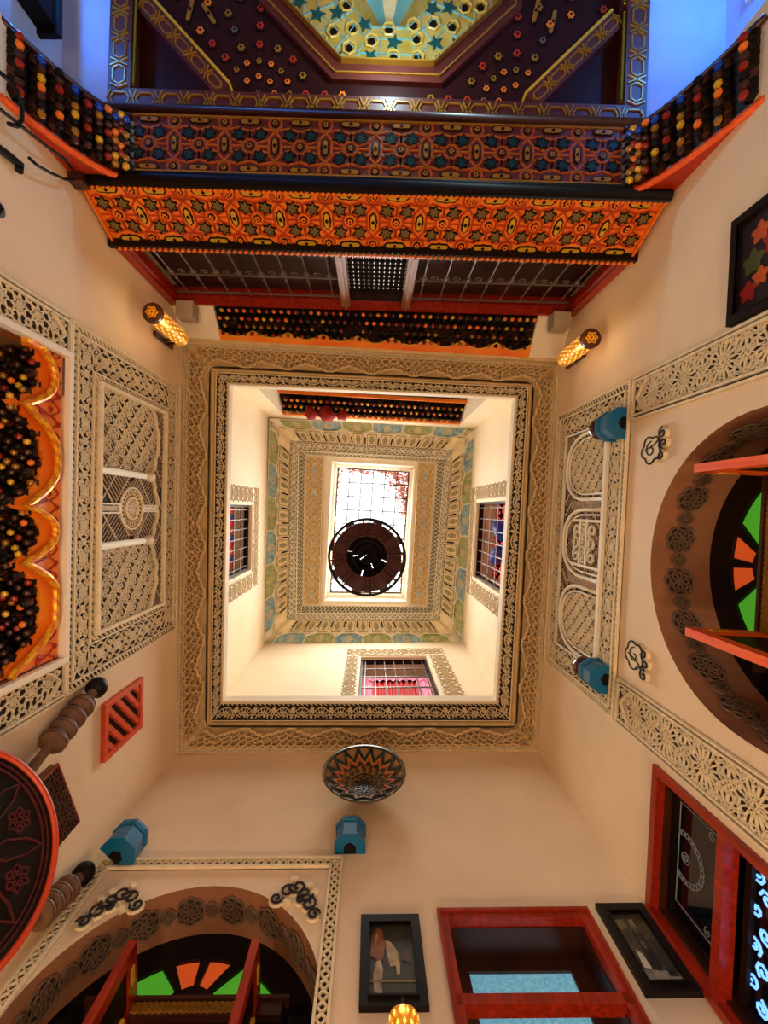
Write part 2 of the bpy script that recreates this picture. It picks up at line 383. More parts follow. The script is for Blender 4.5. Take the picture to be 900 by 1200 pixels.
for k, (f, r) in enumerate(((WEST, UW), (SOUTH, US), (EAST, UE))):
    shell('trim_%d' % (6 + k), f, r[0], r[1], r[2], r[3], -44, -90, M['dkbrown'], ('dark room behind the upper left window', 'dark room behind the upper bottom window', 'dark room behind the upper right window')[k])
# salon beyond the north opening
SH = 345
mb = MB(); mb.box((-262, -700, FLOOR), (-240, -292, SH)); solo('wall_salon_left', mb, mat('blue_lit_white_paint', (176, 190, 224), .7), WORLD, 'left wall of the side room glowing blue', 'wall', kind='structure')  # part of the room's blue light is put into this paint colour
SALR = Frame((276, -292), (276, -700))
er = rect_px(SALR, (873, 70), (915, -60))
mb = MB().prism(rect(0, FLOOR, 408, SH), 0, -22, holes=[rect(80, 215, 190, 322)])
SALR2 = Frame((276, -700), (276, -292))
# wall facing the room centre (normal -X): runs from the south end to the north end
SALE = Frame((276, -292), (276, -700)); assert SALE.N.x < 0 or True
solo('wall_salon_right', mb, mat('blue_lit_white_paint', (176, 190, 224), .7), SALE, 'right wall of the side room glowing blue', 'wall', kind='structure')
solo('wall_salon_back', MB().box((-262, -722, FLOOR), (298, -700, SH + 60)), mat('blue_lit_white_paint', (176, 190, 224), .7), WORLD, 'far wall of the side room', 'wall', kind='structure')
solo('ceiling_salon', MB().prism([(-262, -722), (298, -722), (298, -290), (-262, -290)], SH, SH + 8, holes=[rect(-201, -560, 211, -292)]), mat('blue_lit_white_paint', (176, 190, 224), .7), WORLD, 'pale ceiling around the painted coffer glowing blue', 'ceiling', kind='structure')
solo('trim_10', MB().box((-262, -292, FLOOR), (-218, -246, 345)), M['white'], WORLD, 'left jamb block between courtyard and side room', 'pier', kind='structure')
solo('trim_11', MB().box((228, -292, FLOOR), (298, -246, 345)), M['white'], WORLD, 'right jamb block between courtyard and side room', 'pier', kind='structure')
# window high on the salon right wall
w7 = thing('window_7', 'white framed window with brown panes high at the top right corner', 'window', SALE, (135, 215, 0), kind='structure')
mb = MB(); frame_bar(mb, 78, 213, 192, 324, 6, -8, 3)
for u in (117, 155): mb.box((u - 3, 215, -7), (u + 3, 322, 2))
mb.box((80, 262, -6), (190, 266, 1)); mb.box((80, 296, -6), (190, 299, 1)); part('window_frame', mb, M['white'], w7)
pm = mat('brown_window_pane', (112, 92, 66), .3)
for u0, u1 in ((84, 114), (120, 152), (158, 186)):
    for v0, v1 in ((219, 262), (266, 296), (299, 318)): part('pane', MB().box((u0, v0, -12), (u1, v1, -10)), pm, w7)
part('backing', MB().box((78, 213, -22), (192, 324, -20)), M['dkbrown'], w7)
# dark beam end high on the salon left wall
a = P(40, 62, 300); solo('wall_cabinet', MB().box((-240, -400, 295), (-226, -345, 318)).box((-240, -404, 318), (-224, -341, 322)).box((-226, -374, 297), (-225, -371, 316)), M['black'], WORLD, 'dark wooden box cabinet under the blue ceiling at the top left corner', 'cabinet')
# ------------------------------------------------------------------ ring mapping for the two mitred plaster cornices
def quad(pxs, h): return [Vector(P(x, y, h)) for x, y in pxs]
def sidefn(Qa, Qb, i, w=1., t=1.):
    a0, a1, b0, b1 = Qa[i], Qa[(i + 1) % 4], Qb[i], Qb[(i + 1) % 4]
    n = (a1 - a0).cross(b0 - a0).normalized()
    if n.z > 0 or (abs(n.z) < .05 and n.dot(a0 + a1 - Vector((0, 90, 1800))) > 0): n = -n
    def f(x, y, z):
        s = x / w; r = y / t; p = (a0.lerp(a1, s)).lerp(b0.lerp(b1, s), r) + n * z; return (p.x, p.y, p.z)
    return f
def lerpq(Qa, Qb, t): return [a.lerp(b, t) for a, b in zip(Qa, Qb)]
Q1 = quad([(215, 400), (655, 425), (630, 880), (207, 884)], 520)
Q2 = quad([(247, 431), (624, 450), (604, 851), (242, 850)], 545)
Q2b = quad([(252, 435), (620, 453), (599, 846), (246, 846)], 546)
Q3 = quad([(268, 450), (605, 465), (582, 822), (260, 822)], 558)
Q3u = [Vector((v.x, v.y, 575)) for v in Q3]
Q1u = [Vector((v.x * 1.02, v.y * 1.02, 576)) for v in Q1]
co = thing('plaster_cornice', 'deep stalactite plaster cornice framing the opening to the upper storey', 'cornice', WORLD, (0, 50, 520))
SIDE_N = ['top', 'right', 'bottom', 'left']
def zig(x, per):      # stepped zig-zag edge of the stalactites, 0..1
    q = abs((x / per) % 1 - .5) * 2; return .5 + .34 * q + .07 * abs(sin(pi * q * 3))
for i in range(4):
    L = (Q1[(i + 1) % 4] - Q1[i]).length; n = round(L / 58); per = L / n; D = (Q2[i] - Q1[i]).length * .8; cw = per / 6
    f = sidefn(Q1, Q2, i, L, 1.)
    def hf(a, b, f=f, L=L, per=per, cw=cw):
        x = a * L; e = zig(x, per) * .9
        if b < .16: z = 0
        elif b > e + .045: z = -4.5
        elif b > e: z = 3.2
        else:
            q = (b - .16) / (e - .16 + .001) * 3; row = int(q); fr_ = q - row
            c = abs(((x / cw + .5 * row) % 1) - .5) * 2
            z = 3.5 - 9 * max(0, (1 - c ** 2)) ** .5 * fr_ ** .6
        z *= min(1, min(a, 1 - a) * L / 6)
        return f(x, b, z)
    part('stalactite_band', MB().grid(int(L / 1.15), 34, hf), M['tan'], co)
    mb = MB(); fw = sidefn(Q1, Q2, i, L, D); edge = []; K_ = int(L / 1.2)
    mb.tube([f(L * k / K_, zig(L * k / K_, per) * .9 + .02, 5.5) for k in range(6, K_ - 5)], 1.4, 5)
    nc = int(L / cw)
    for row in range(3):
        for c_ in range(1, nc - 1):
            x0_ = (c_ + .5 * ((row + 1) % 2)) * cw; e_ = zig(x0_ + cw / 2, per) * .9 - .16; b0 = .16 + e_ * row / 3; b1 = .16 + e_ * (row + 1) / 3
            pts_ = [(x0_, b1), (x0_ + cw * .08, b0 + (b1 - b0) * .45), (x0_ + cw * .5, b0 + (b1 - b0) * .04), (x0_ + cw * .92, b0 + (b1 - b0) * .45), (x0_ + cw, b1)]
            mb.segs(pl([(x, y * D) for x, y in pts_]), 1.15, 1.5, 4.6, fw)
    part('stalactite_ribs', mb, mat('stalactite_rib_plaster', (216, 184, 134), .7), co, kind='stuff')
    part('carved_edge', MB().segs(pat_arab(L, D * .15, 17), .9, .2, 1.6, lambda x, y, z, fw=fw, D=D: fw(x, y + D * .01, z)), M['relief'], co)
    # recessed ground of the edge
    part('edge_ground', MB().grid(1, 1, lambda a, b, fw=fw, L=L, D=D: fw(a * L, b * D * .16, .25)), M['ground'], co)
    mb = MB(); f2 = sidefn(Q2, Q2b, i, L, 1); mb.grid(40, 8, lambda a, b: f2(a * L, b, 4 * sin(pi * b))); part('smooth_moulding', mb, M['tan'], co, smooth=True)
    f3 = sidefn(Q2b, Q3, i, L, 1.); D3 = (Q3[i] - Q2b[i]).length * .75; f3w = sidefn(Q2b, Q3, i, L, D3)
    part('band_ground', MB().grid(4, 1, lambda a, b: f3(a * L, b, 0)), M['ground'], co)
    part('carved_band', MB().segs(pat_fans(L, D3 * .8, 29), .85, 0, 1.6, lambda x, y, z: f3w(x, y + D3 * .08, z)).segs([((0, D3 * .05), (L, D3 * .05)), ((0, D3 * .9), (L, D3 * .9))], 1.1, 0, 2, f3w), M['relief'], co)
    part('lip', MB().grid(1, 1, lambda a, b: sidefn(Q3, Q3u, i, 1, 1)(a, b, 0)).grid(1, 1, lambda a, b: sidefn(Q3u, Q1u, i, 1, 1)(a, b, 0)).segs([((0, 0), (L, 0))], 2.4, -1, 1.5, f3w if False else sidefn(Q3, Q3u, i, L, 10)), M['white'], co)
# wall-side moulding under the cornice
mb = MB()
for i in range(4): mb.tube([Q1[i], Q1[(i + 1) % 4]], 1.8, 6)
part('bead_moulding', mb, M['tan'], co, smooth=True)
# ------------------------------------------------------------------ upper ceiling
Q5 = quad([(315.6, 490), (558, 501), (541.5, 756.6), (308, 755)], 946)
Q7 = quad([(332, 507), (540, 519), (525, 736), (328, 735)], 968)
Q8 = quad([(339, 515), (531.6, 526.5), (516.6, 728.4), (335, 727.5)], 974)
Q9 = quad([(349.5, 528), (522, 537), (507, 718.5), (347, 719)], 984)
Q10 = quad([(357.6, 532.5), (512, 541.5), (500, 711), (354.6, 709.5)], 990)
Q11 = quad([(387, 538.5), (488, 544.5), (477.6, 708), (378.6, 706.5)], 993)
Q12 = quad([(396.6, 548.4), (479.4, 553.5), (469.5, 694.5), (387, 693.6)], 1015)
Q6 = lerpq(Q5, Q7, .62)
uc = thing('ceiling', 'carved and painted plaster ceiling of the upper storey around the skylight', 'ceiling', WORLD, (0, 50, 946), kind='structure')
lob = [mat('green_scallop_paint', (122, 142, 96), .5, rgb2=(190, 186, 130), scale=22), mat('blue_scallop_paint', (92, 134, 160), .5, rgb2=(176, 198, 190), scale=22)]
for i in range(4):
    L = (Q5[(i + 1) % 4] - Q5[i]).length
    fa = sidefn(Q5, Q7, i, L, 1)
    part('scallop_ground', MB().grid(1, 1, lambda a, b: fa(a * L, b, 0)), M['white'], uc)
    n = 6 if i % 2 == 0 else 6; m_ = L - 36; cw = m_ / n
    for k in range(n + 1):
        if k == n: x0, x1 = L - 15, L - 1
        else: x0 = 18 + k * cw + 2.2; x1 = 18 + (k + 1) * cw - 2.2
        xm = (x0 + x1) / 2; w = x1 - x0
        if k == n:   # corner piece
            poly = [(L - 17, .06), (L - 2, .06), (L - 6, .5), (L - 13, .44)]
        else: poly = [(x0, .06), (x1, .06), (x1 + .5, .42)] + [(xm + w * .5 * cos(pi * t / 10), .42 + .26 * sin(pi * t / 10) + (.05 if t == 5 else 0)) for t in range(1, 10)] + [(x0 - .5, .42)]
        p_ = part('painted_scallop', MB().prism(poly, .3, 1.6, fn=fa), lob[(k + i) % 2], uc)
        fl_ = flower(xm, 0, min(w * .36, 9), 8)
        part('scallop_flower', MB().segs([((a, .32 + b * .026), (c, .32 + d * .026)) for (a, b), (c, d) in fl_], .055 if False else .9, 1.5, 2.4, lambda x, y, z: fa(x, y, z)) if False else MB().segs([((a, b), (c, d)) for (a, b), (c, d) in fl_], .8, 1.5, 2.3, lambda x, y, z: fa(x, .33 + y * .028, z)), M['relief'], p_)
    # rib between the scallops and the lobed plaster
    pts = []; 
    for k in range(n):
        for t in range(11):
            x = 18 + k * cw + cw * t / 10; pts.append(fa(x, .52 + .24 * sin(pi * t / 10), 2))
    part('scallop_rib', MB().tube([fa(8, .5, 2)] + pts + [fa(L - 8, .5, 2)], 1.8, 6), M['white'], uc, smooth=True)
    f7 = sidefn(Q7, Q8, i, L, 1); f6 = sidefn(Q6, Q8, i, L, 1)
    part('lobe_ground', MB().grid(1, 1, lambda a, b: f7(a * L, b, 0)), M['ground'], uc)
    nl = 13; lw = L / nl
    for k in range(nl):
        g = MB().grid(8, 3, lambda a, b: f6((k + .06 + a * .88) * lw, b, 3.2 + 3.5 * sin(pi * a)))
        q = part('plaster_lobe', g, M['relief'], uc)
        if 0 < k < nl - 1: part('lobe_carving', MB().segs(shift(pl(rect(1.5, 1, lw * .76 - 1.5, 17), True) + flower(lw * .38, 9, 6, 6), (k + .12) * lw, 0), 1.3, 6, 7.4, lambda x, y, z: f6(x, .05 + y / 18, z)), mat('olive_carving', (150, 138, 96), .7), q)
    for Qa, Qb, pt, c, lw2, gm in ((Q8, Q9, pat_arab, 30, 1.5, 'groundg'), (Q9, Q10, pat_braid, 13, 1.5, 'groundg')):
        D = (Qb[i] - Qa[i]).length * .85; fq = sidefn(Qa, Qb, i, L, D)
        part('band_ground', MB().grid(1, 1, lambda a, b: fq(a * L, b * D, 0)), M[gm], uc)
        part('carved_band', MB().segs(pt(L, D * .8, c), lw2, 0, 1.5, lambda x, y, z: fq(x, y + D * .1, z)).segs([((0, D * .03), (L, D * .03)), ((0, D * .97), (L, D * .97))], 1.6, 0, 2.4, fq), M['white'], uc)
    f10 = sidefn(Q10, Q11, i, L, 1)
    part('flat_border', MB().grid(1, 1, lambda a, b: f10(a * L, b, 0)), M['white'], uc)
    f11 = sidefn(Q11, Q12, i, L, 1.)
    part('skylight_moulding', MB().grid(8, 12, lambda a, b: f11(a * L, b, 3 * sin(3 * pi * b) * (1 - b))), M['white'], uc)
# gold carved strips left and right of the skylight
for nm, A in (('left', [(359, 535), (379, 536.5), (375, 709), (356, 708)]), ('right', [(490, 542), (510, 543), (499, 710), (480, 708)])):
    q = quad(A, 989); Lq = (q[3] - q[0]).length; Wq = (q[1] - q[0]).length
    fn = lambda x, y, z: tuple((q[0].lerp(q[3], x / Lq)).lerp(q[1].lerp(q[2], x / Lq), y / Wq) - Vector((0, 0, z)))
    g = solo('gilded_strip', MB().prism(rect(0, 0, Lq, Wq), 0, 1.2, fn=fn), mat('gilded_ground', (176, 134, 44), .5, rgb2=(206, 170, 80), scale=14), WORLD, 'long gold carved ceiling strip on the %s side of the skylight' % nm, 'ornament', group='gilded strips beside the skylight')
    me = MB().segs(shift(pat_arab(Lq - 6, Wq - 6, 30), 3, 3), 1.1, 1.2, 2.6, fn).segs(pl(rect(1.5, 1.5, Lq - 1.5, Wq - 1.5), True), 1.3, 1.2, 3, fn)
    part('carving', me, M['white'], g)
    for k in range(6):
        x = (k + .5) * Lq / 6; part('rosette', MB().prism(starp(x, Wq / 2, 7, 4, 8), 1.2, 2.4, fn=fn), lob[1], g)
# roof slab closing off the sky
a = [v for v in Q12]; hole = [(v.x, v.y) for v in a]
solo('trim_12', MB().prism([(-420, -762), (460, -762), (460, 482), (-420, 482)], 1016, 1030, holes=[hole]), M['white'], WORLD, 'roof slab around the skylight', 'roof', kind='structure')
solo('trim_13', MB().prism([(-262, -722), (298, -722), (298, -285), (-262, -285)], 470, 480), M['white'], WORLD, 'slab above the side room', 'roof', kind='structure')
solo('wall_salon_top', MB().box((-262, -722, SH + 8), (-255, -290, 470)).box((290, -722, SH + 8), (298, -290, 470)).box((-262, -722, SH + 8), (298, -714, 470)), M['white'], WORLD, 'walls of the hidden space above the side room ceiling', 'wall', kind='structure')
# skylight
sky = thing('window_1', 'rectangular skylight of clear panes in a thin dark grid', 'skylight', WORLD, tuple(sum((v for v in Q12), Vector()) / 4), kind='structure')
q = Q12; fs = lambda x, y, z: tuple((q[0].lerp(q[1], x)).lerp(q[3].lerp(q[2], x), y) - Vector((0, 0, z)))
mb = MB()
for k in range(7): mb.tube([fs(k / 6, 0, 0), fs(k / 6, 1, 0)], 1.4 if 0 < k < 6 else 2.2, 4)
for k in range(10): mb.tube([fs(0, k / 9, 0), fs(1, k / 9, 0)], 1.4 if 0 < k < 9 else 2.2, 4)
part('window_frame', mb, mat('rusty_iron', (60, 34, 26), .8), sky)
for i in range(6):
    for j in range(9): part('pane', MB().prism(rect((i + .02) / 6, (j + .02) / 9, (i + .98) / 6, (j + .98) / 9), -2, -3, fn=fs), M['pane'], sky)
rnd = random.Random(3); mb = MB()
for k in range(520):
    if k < 330: x = 1 - abs(rnd.gauss(0, .13)); y = abs(rnd.gauss(0, .08)) + max(0, (x - .8)) * rnd.random() * 1.6
    elif k < 440: x = rnd.random(); y = abs(rnd.gauss(0, .025))
    else: x = rnd.choice((0, 1)) + rnd.gauss(0, .012); y = rnd.random()
    x = min(max(x, .01), .99); y = min(max(y, .01), .99); c = Vector(fs(x, y, -4 - rnd.random() * 1.5)); a = rnd.random() * 6.28; r = 1.6 + rnd.random() * 2
    mb.face([tuple(c + Vector((r * cos(a + t) * (1 if t % 3 else .5), r * sin(a + t) * .8, rnd.random()))) for t in (0, 1.2, 2.4, 3.6, 4.9)])
solo('leaf_litter', mb, M['litter'], WORLD, 'rust brown dead leaves lying on the skylight glass', 'leaves', kind='stuff')

mb = MB().box((-420, -762, FLOOR - 12), (-416, 482, 1018)).box((456, -762, FLOOR - 12), (460, 482, 1018)).box((-420, -762, FLOOR - 12), (460, -758, 1018)).box((-420, 478, FLOOR - 12), (460, 482, 1018)).box((-420, -762, FLOOR - 14), (460, 482, FLOOR - 10))
solo('wall_sky_blocker', mb, M['dkbrown'], WORLD, 'added outer box keeping sky light out of the house', 'wall', kind='structure')  # unseen box added to stop sky light leaking in
# ================================================================== carved plaster on the walls
R_, G_ = M['relief'], M['ground']
# ---- west panel: an arched window shape in relief
wu = lambda y: WEST.u(y=y)
x0, x1, y0, y1 = wu(-139), wu(137), 325, 508
wp = thing('plaster_relief', 'large carved plaster panel on the left wall with a round medallion between two columns', 'panel', WEST, ((x0 + x1) / 2, y0, 0))
part('panel_ground', MB().box((x0, y0, 0), (x1, y1, .6)), G_, wp)
mb = MB(); border(mb, x0 + 1, y0 + 1, x1 - 1, y1 - 1, 5, pat_twist, 5, 1.4, .6, 1.8); frame_bar(mb, x0, y0, x1, y1, 1.6, 0, 3); frame_bar(mb, x0 + 6.5, y0 + 6.5, x1 - 6.5, y1 - 6.5, 1.2, 0, 2.6)
part('outer_border', mb, R_, wp)
bw = 27
mb = MB(); border(mb, x0 + 8, y0 + 8, x1 - 8, y1 - 8, bw - 6, pat_arab, 27, .78, .6, 1.9); part('arabesque_band', mb, R_, wp)
ix0, ix1, iy0, iy1 = x0 + 37, x1 - 37, y0 + 34, y1 - 36
mb = MB(); border(mb, ix0 - 6, iy0 - 6, ix1 + 6, iy1 + 6, 5, pat_twist, 6, 1.5, .6, 2.4); frame_bar(mb, ix0 - 7.5, iy0 - 7.5, ix1 + 7.5, iy1 + 7.5, 1.2, 0, 2.8); frame_bar(mb, ix0 - 1.5, iy0 - 1.5, ix1 + 1.5, iy1 + 1.5, 3, 0, 5)
part('inner_border', mb, R_, wp)
W_i, H_i = ix1 - ix0, iy1 - iy0
def lamb(x):     # scalloped lower edge of the lambrequin arch, height above ix0, iy0
    t = x / W_i; t3 = (t * 3) % 1
    return H_i * (.74 + .12 * sin(pi * t3)) + 3.2 * abs(sin(pi * t3 * 4))
pts = [(W_i * k / 90, lamb(W_i * k / 90)) for k in range(91)]
mb = MB(); mb.segs(pl(pts), 2.2, .6, 4, xf(ix0, iy0)); part('scalloped_arch', mb, R_, wp)
cA, cB = W_i * .345, W_i * .655
mb = MB().segs(keep(pat_diamond(W_i, H_i, 24, .9), lambda x, y: y < lamb(x) and (x < cA or x > cB)), .66, .6, 1.7, xf(ix0, iy0)); part('flower_lattice', mb, R_, wp)
mb = MB().segs(keep(pat_mesh(W_i, H_i, 5.2), lambda x, y: y > lamb(x) or (cA < x < cB)), .75, .6, 1.7, xf(ix0, iy0)); part('fine_mesh', mb, mat('tan_mesh_plaster', (176, 150, 118), .7), wp)  # mesh in a darker plaster tone than the carved relief
for c in (cA, cB):
    mb = MB().tube([(ix0 + c, iy0, 2.5), (ix0 + c, iy0 + H_i * .68, 2.5)], 3, 10).lathe([(3, 0), (4.6, 2), (3.4, 4), (5, 8), (5, 10), (0, 10)], (ix0 + c, iy0 + H_i * .66, 2.5), 10, (0, 1, 0)); part('column', mb, M['white'], wp, smooth=True)
cx, cy = ix0 + W_i / 2, iy0 + H_i * .45
mb = MB()
for r, z in ((19, 3.5), (10, 3.5), (4, 3)): mb.tube([(cx + r * cos(2 * pi * k / 32), cy + r * sin(2 * pi * k / 32), z - 1) for k in range(32)], 1.1, 5, True)
for k in range(24):
    a = 2 * pi * k / 24; mb.tube([(cx + (15 + 2.3 * cos(t)) * cos(a) - 1.8 * sin(t) * sin(a), cy + (15 + 3 * cos(t)) * sin(a) + 1.8 * sin(t) * cos(a), 2) for t in [2 * pi * q / 8 for q in range(8)]], .6, 4, True)
mb.segs(flower(cx, cy, 9, 8) + flower(cx, cy, 6, 8, .4), 1.0, .6, 3, None)
part('medallion', mb, R_, wp)
mb = MB(); frame_bar(mb, cx - 4.5, iy0, cx + 4.5, cy - 20, 1.4, .6, 3.5); frame_bar(mb, cx - 3.5, cy + 20, cx + 3.5, iy0 + H_i * .86, 1.4, .6, 3.5); mb.segs(pat_braid(cy - 22 - iy0, 4, 4), .8, .6, 2.4, xf_rot(cx - 2, iy0))
mb.box((cx - 1.6, cy + 22, .6), (cx + 1.6, iy0 + H_i * .84, 3)); part('medallion_stem', mb, M['white'], wp, kind='stuff')
mb = MB()
for s_ in (-1, 1): mb.lathe([(0, 0), (3, 2), (3, 6), (0, 9)], (cx + s_ * 24, cy - 0, 1), 8, (s_, 0, 0))
part('medallion_drop', mb, G_, wp, kind='stuff')
# ---- vertical friezes of star tracery either side of both openings
def frieze(fr, u0, u1, v1, label, kind, c, name='plaster_frieze', lw=.85, gr='lattice friezes of carved plaster beside the openings'):
    v0 = FLOOR + 6; vv = 60      # relief is carved as far down as the view reaches
    t = thing(name, label, 'frieze', fr, ((u0 + u1) / 2, v0, 0))
    part('frieze_ground', MB().box((u0, v0, 0), (u1, v1, .6)), G_, t)
    mb = MB(); w = u1 - u0
    for uu in (u0, u0 + 3.2, u1 - 4.4, u1 - 1.4): mb.box((uu, v0, 0), (uu + 1.4, v1, 3))
    mb.box((u0, v1 - 1.6, 0), (u1, v1, 3)); part('edge_moulding', mb, R_, t)
    a = w - 9.6; L = v1 - vv - 6
    ogee = lambda x, y: (x < L - 14) or abs(y - a / 2) < a / 2 * (1 - ((x - (L - 14)) / 14) ** 1.5)
    sg = kind(L, a, c); part('star_tracery', MB().segs(keep(sg, ogee), lw, .6, 1.8, xf_rot(u0 + 4.8, vv)), R_, t)
    og = pl([(L - 14 + 14 * k / 8, a / 2 + s_ * a / 2 * (1 - (k / 8) ** 1.5)) for s_ in (1, -1) for k in range(9)][:9]) + pl([(L - 14 + 14 * k / 8, a / 2 - a / 2 * (1 - (k / 8) ** 1.5)) for k in range(9)])
    part('ogee_tip', MB().segs(og, 1.8, .6, 3.2, xf_rot(u0 + 4.8, vv)).segs(spiral(L - 3, a * .86, 3, 0) + spiral(L - 3, a * .14, 3, 0), 1, .6, 2.6, xf_rot(u0 + 4.8, vv)), R_, t)
    return t
frieze(WEST, wu(-140), wu(-111), 324, 'carved lattice frieze on the left wall above the painted wooden arch in the photo', pat_star, 15)
frieze(WEST, wu(108), wu(138), 324, 'carved lattice frieze on the left wall between the painted wooden arch and the round tray', pat_star, 15)
eu = lambda y: EAST.u(y=y)
ros = lambda w, h, c: pat_rosette(w, h, c, 16)
frieze(EAST, eu(-72), eu(-107), 362, 'star rosette frieze on the right wall beneath the flower painting', ros, 42, lw=.66)
frieze(EAST, eu(173), eu(137), 362, 'star rosette frieze on the right wall above the red framed double window', ros, 42, lw=.66)
# ---- east panel with three blind arches
x0, x1, y0, y1 = eu(173), eu(-107), 366, 510
ep = thing('plaster_relief', 'large carved plaster panel on the right wall with three blind arches', 'panel', EAST, ((x0 + x1) / 2, y0, 0))
part('panel_ground', MB().box((x0, y0, 0), (x1, y1, .6)), G_, ep)
mb = MB(); border(mb, x0 + 1, y0 + 1, x1 - 1, y1 - 1, 5, pat_twist, 5, 1.4, .6, 1.8); frame_bar(mb, x0, y0, x1, y1, 1.6, 0, 3); frame_bar(mb, x0 + 6.5, y0 + 6.5, x1 - 6.5, y1 - 6.5, 1.2, 0, 2.6); part('outer_border', mb, R_, ep)
mb = MB(); border(mb, x0 + 8, y0 + 8, x1 - 8, y1 - 8, 19, pat_arab, 25, .78, .6, 1.9); part('arabesque_band', mb, R_, ep)
ix0, ix1, iy0, iy1 = x0 + 31, x1 - 31, y0 + 34, y1 - 32
mb = MB(); frame_bar(mb, ix0 - 3, iy0 - 6, ix1 + 3, iy1 + 5, 1.6, 0, 3.4); mb.box((ix0, iy0 - 5, 0), (ix1, iy0 - 1, 4)); part('inner_border', mb, M['white'], ep)
W_i, H_i = ix1 - ix0, iy1 - iy0; aw = (W_i - 16) / 3; arches = []
def tall(cx, hw, y): return iy0 + y
for k in range(3):
    c = ix0 + aw / 2 + k * (aw + 8); arches.append(c)
def in_arch(x, y, c, m=0):
    hw = aw / 2 - 1 - m; H = H_i - 3 - m; q = abs(x - c) / hw
    return q < 1 and y - iy0 < H * (.45 + .55 * sqrt(max(0, 1 - q ** 2.6)))
for c in arches:
    for m_, r in ((0, 1.9), (5, 1.0)):
        hw = aw / 2 - 1 - m_; H = H_i - 3 - m_
        pp = [(c - hw, iy0, 2.2), (c - hw, iy0 + H * .3, 2.2)] + [(c + hw * x, iy0 + H * (.45 + .55 * sqrt(max(0, 1 - abs(x) ** 2.6))), 2.2) for x in [-cos(pi * t / 24) for t in range(25)]] + [(c + hw, iy0 + H * .3, 2.2), (c + hw, iy0, 2.2)]
        part('arch_moulding', MB().tube(pp, r, 6), M['white'], ep, smooth=True)
mb = MB()
for c in (arches[0], arches[2]):
    mb.segs(keep(shift(pat_diamond(W_i, H_i, 15, 1), ix0, iy0), lambda x, y: in_arch(x, y, c, 6)), .66, .6, 1.6)
part('flower_lattice', mb, R_, ep)
c = arches[1]; mb = MB().segs(keep(shift(pat_mesh(W_i, H_i, 5), ix0, iy0), lambda x, y: in_arch(x, y, c, 6)), .6, .6, 1.4); part('fine_mesh', mb, MATS['tan_mesh_plaster'], ep)
mb = MB().segs(keep(shift(pat_mesh(W_i, H_i + 3, 4), ix0, iy0), lambda x, y: not any(in_arch(x, y, c, -1) for c in arches) and (y - iy0 > H_i * .5)), .7, .6, 1.5)
for c in (arches[0], arches[1]): mb.segs(pat_braid(H_i * .8, 7, 4.5), 1.1, .6, 2, xf_rot(c + aw / 2 + .5, iy0))
part('spandrel_mesh', mb, MATS['tan_mesh_plaster'], ep)
c = arches[1]; mb = MB()   # the middle arch: a cartouche of script-like tracery with loops
for vv in (iy0 + 10, iy0 + 40):
    mb.segs(spiral(c - 12, vv + 6, 8, 0, 1.2, 12) + spiral(c + 12, vv + 6, 8, pi, 1.2, 12, -1) + ring(c, vv + 8, 5, 12), 1.5, .6, 3)
mb.box((c - 24, iy0 + 26, .6), (c + 24, iy0 + 28, 3)).box((c - 24, iy0 + 38, .6), (c + 24, iy0 + 40, 3))
for s_ in (-1, 1): mb.box((c + s_ * 22 - 1.2, iy0, .6), (c + s_ * 22 + 1.2, iy0 + 56, 3.2))
part('loop_tracery', mb, M['white'], ep)
mb = MB(); 
for k in range(9): mb.segs(spiral(c - 18 + k * 4.5, iy0 + 33, 2.6, k * 1.3, .8, 6), 1.1, .6, 3)
part('cartouche_script', mb, M['ground'] if False else M['white'], ep)
# ------------------------------------------------------------------ scrolled appliques
def applique(name, fr, px, py, label, s1, s2, flip=1):
    u, v = fr.pix(px, py); t = thing(name, label, 'ornament', fr, (u, v, 0)); mb = MB(); g = MB()
    def sc(cx, cy, r, a0, sg):
        p = [(u + (cx + r * (1 - .78 * k / 14) * cos(a0 + sg * 2 * pi * 1.25 * k / 14)) * s1 * flip, v + (cy + r * (1 - .78 * k / 14) * sin(a0 + sg * 2 * pi * 1.25 * k / 14)) * s2) for k in range(15)]
        mb.segs(pl(p), 1.5, 1.6, 2.6); g.segs(pl(p), 4.6, 0, 1.7)
    for a in ((-7, 2, 5, 0, 1), (7, -7, 5, pi / 2, -1), (-1, 5, 5.5, pi, 1), (4, 0, 5.5, 0, -1), (-13, -3, 4, 0, -1), (11, -14, 4, 0, 1), (2, -4, 3, 1, 1)): sc(*a)
    for cx, cy in ((6, 6), (-6, -6), (10, 1), (-4, 11)):
        g.prism([(u + (cx + 2.4 * cos(q)) * s1 * flip, v + (cy + 2.4 * sin(q)) * s2) for q in (0, pi / 2, pi, 3 * pi / 2)], 0, 3)
    part('scroll_body', g, M['relief'], t); part('scroll_line', mb, M['ground'], t); return t
applique('scroll_ornament', SOUTH, 137, 1058, 'dark lined plaster scroll ornament left of the lower left arch', 1.25, 1.2, -1)
applique('scroll_ornament', SOUTH, 350, 1050, 'dark lined plaster scroll ornament right of the lower left arch', 1.2, 1.2)
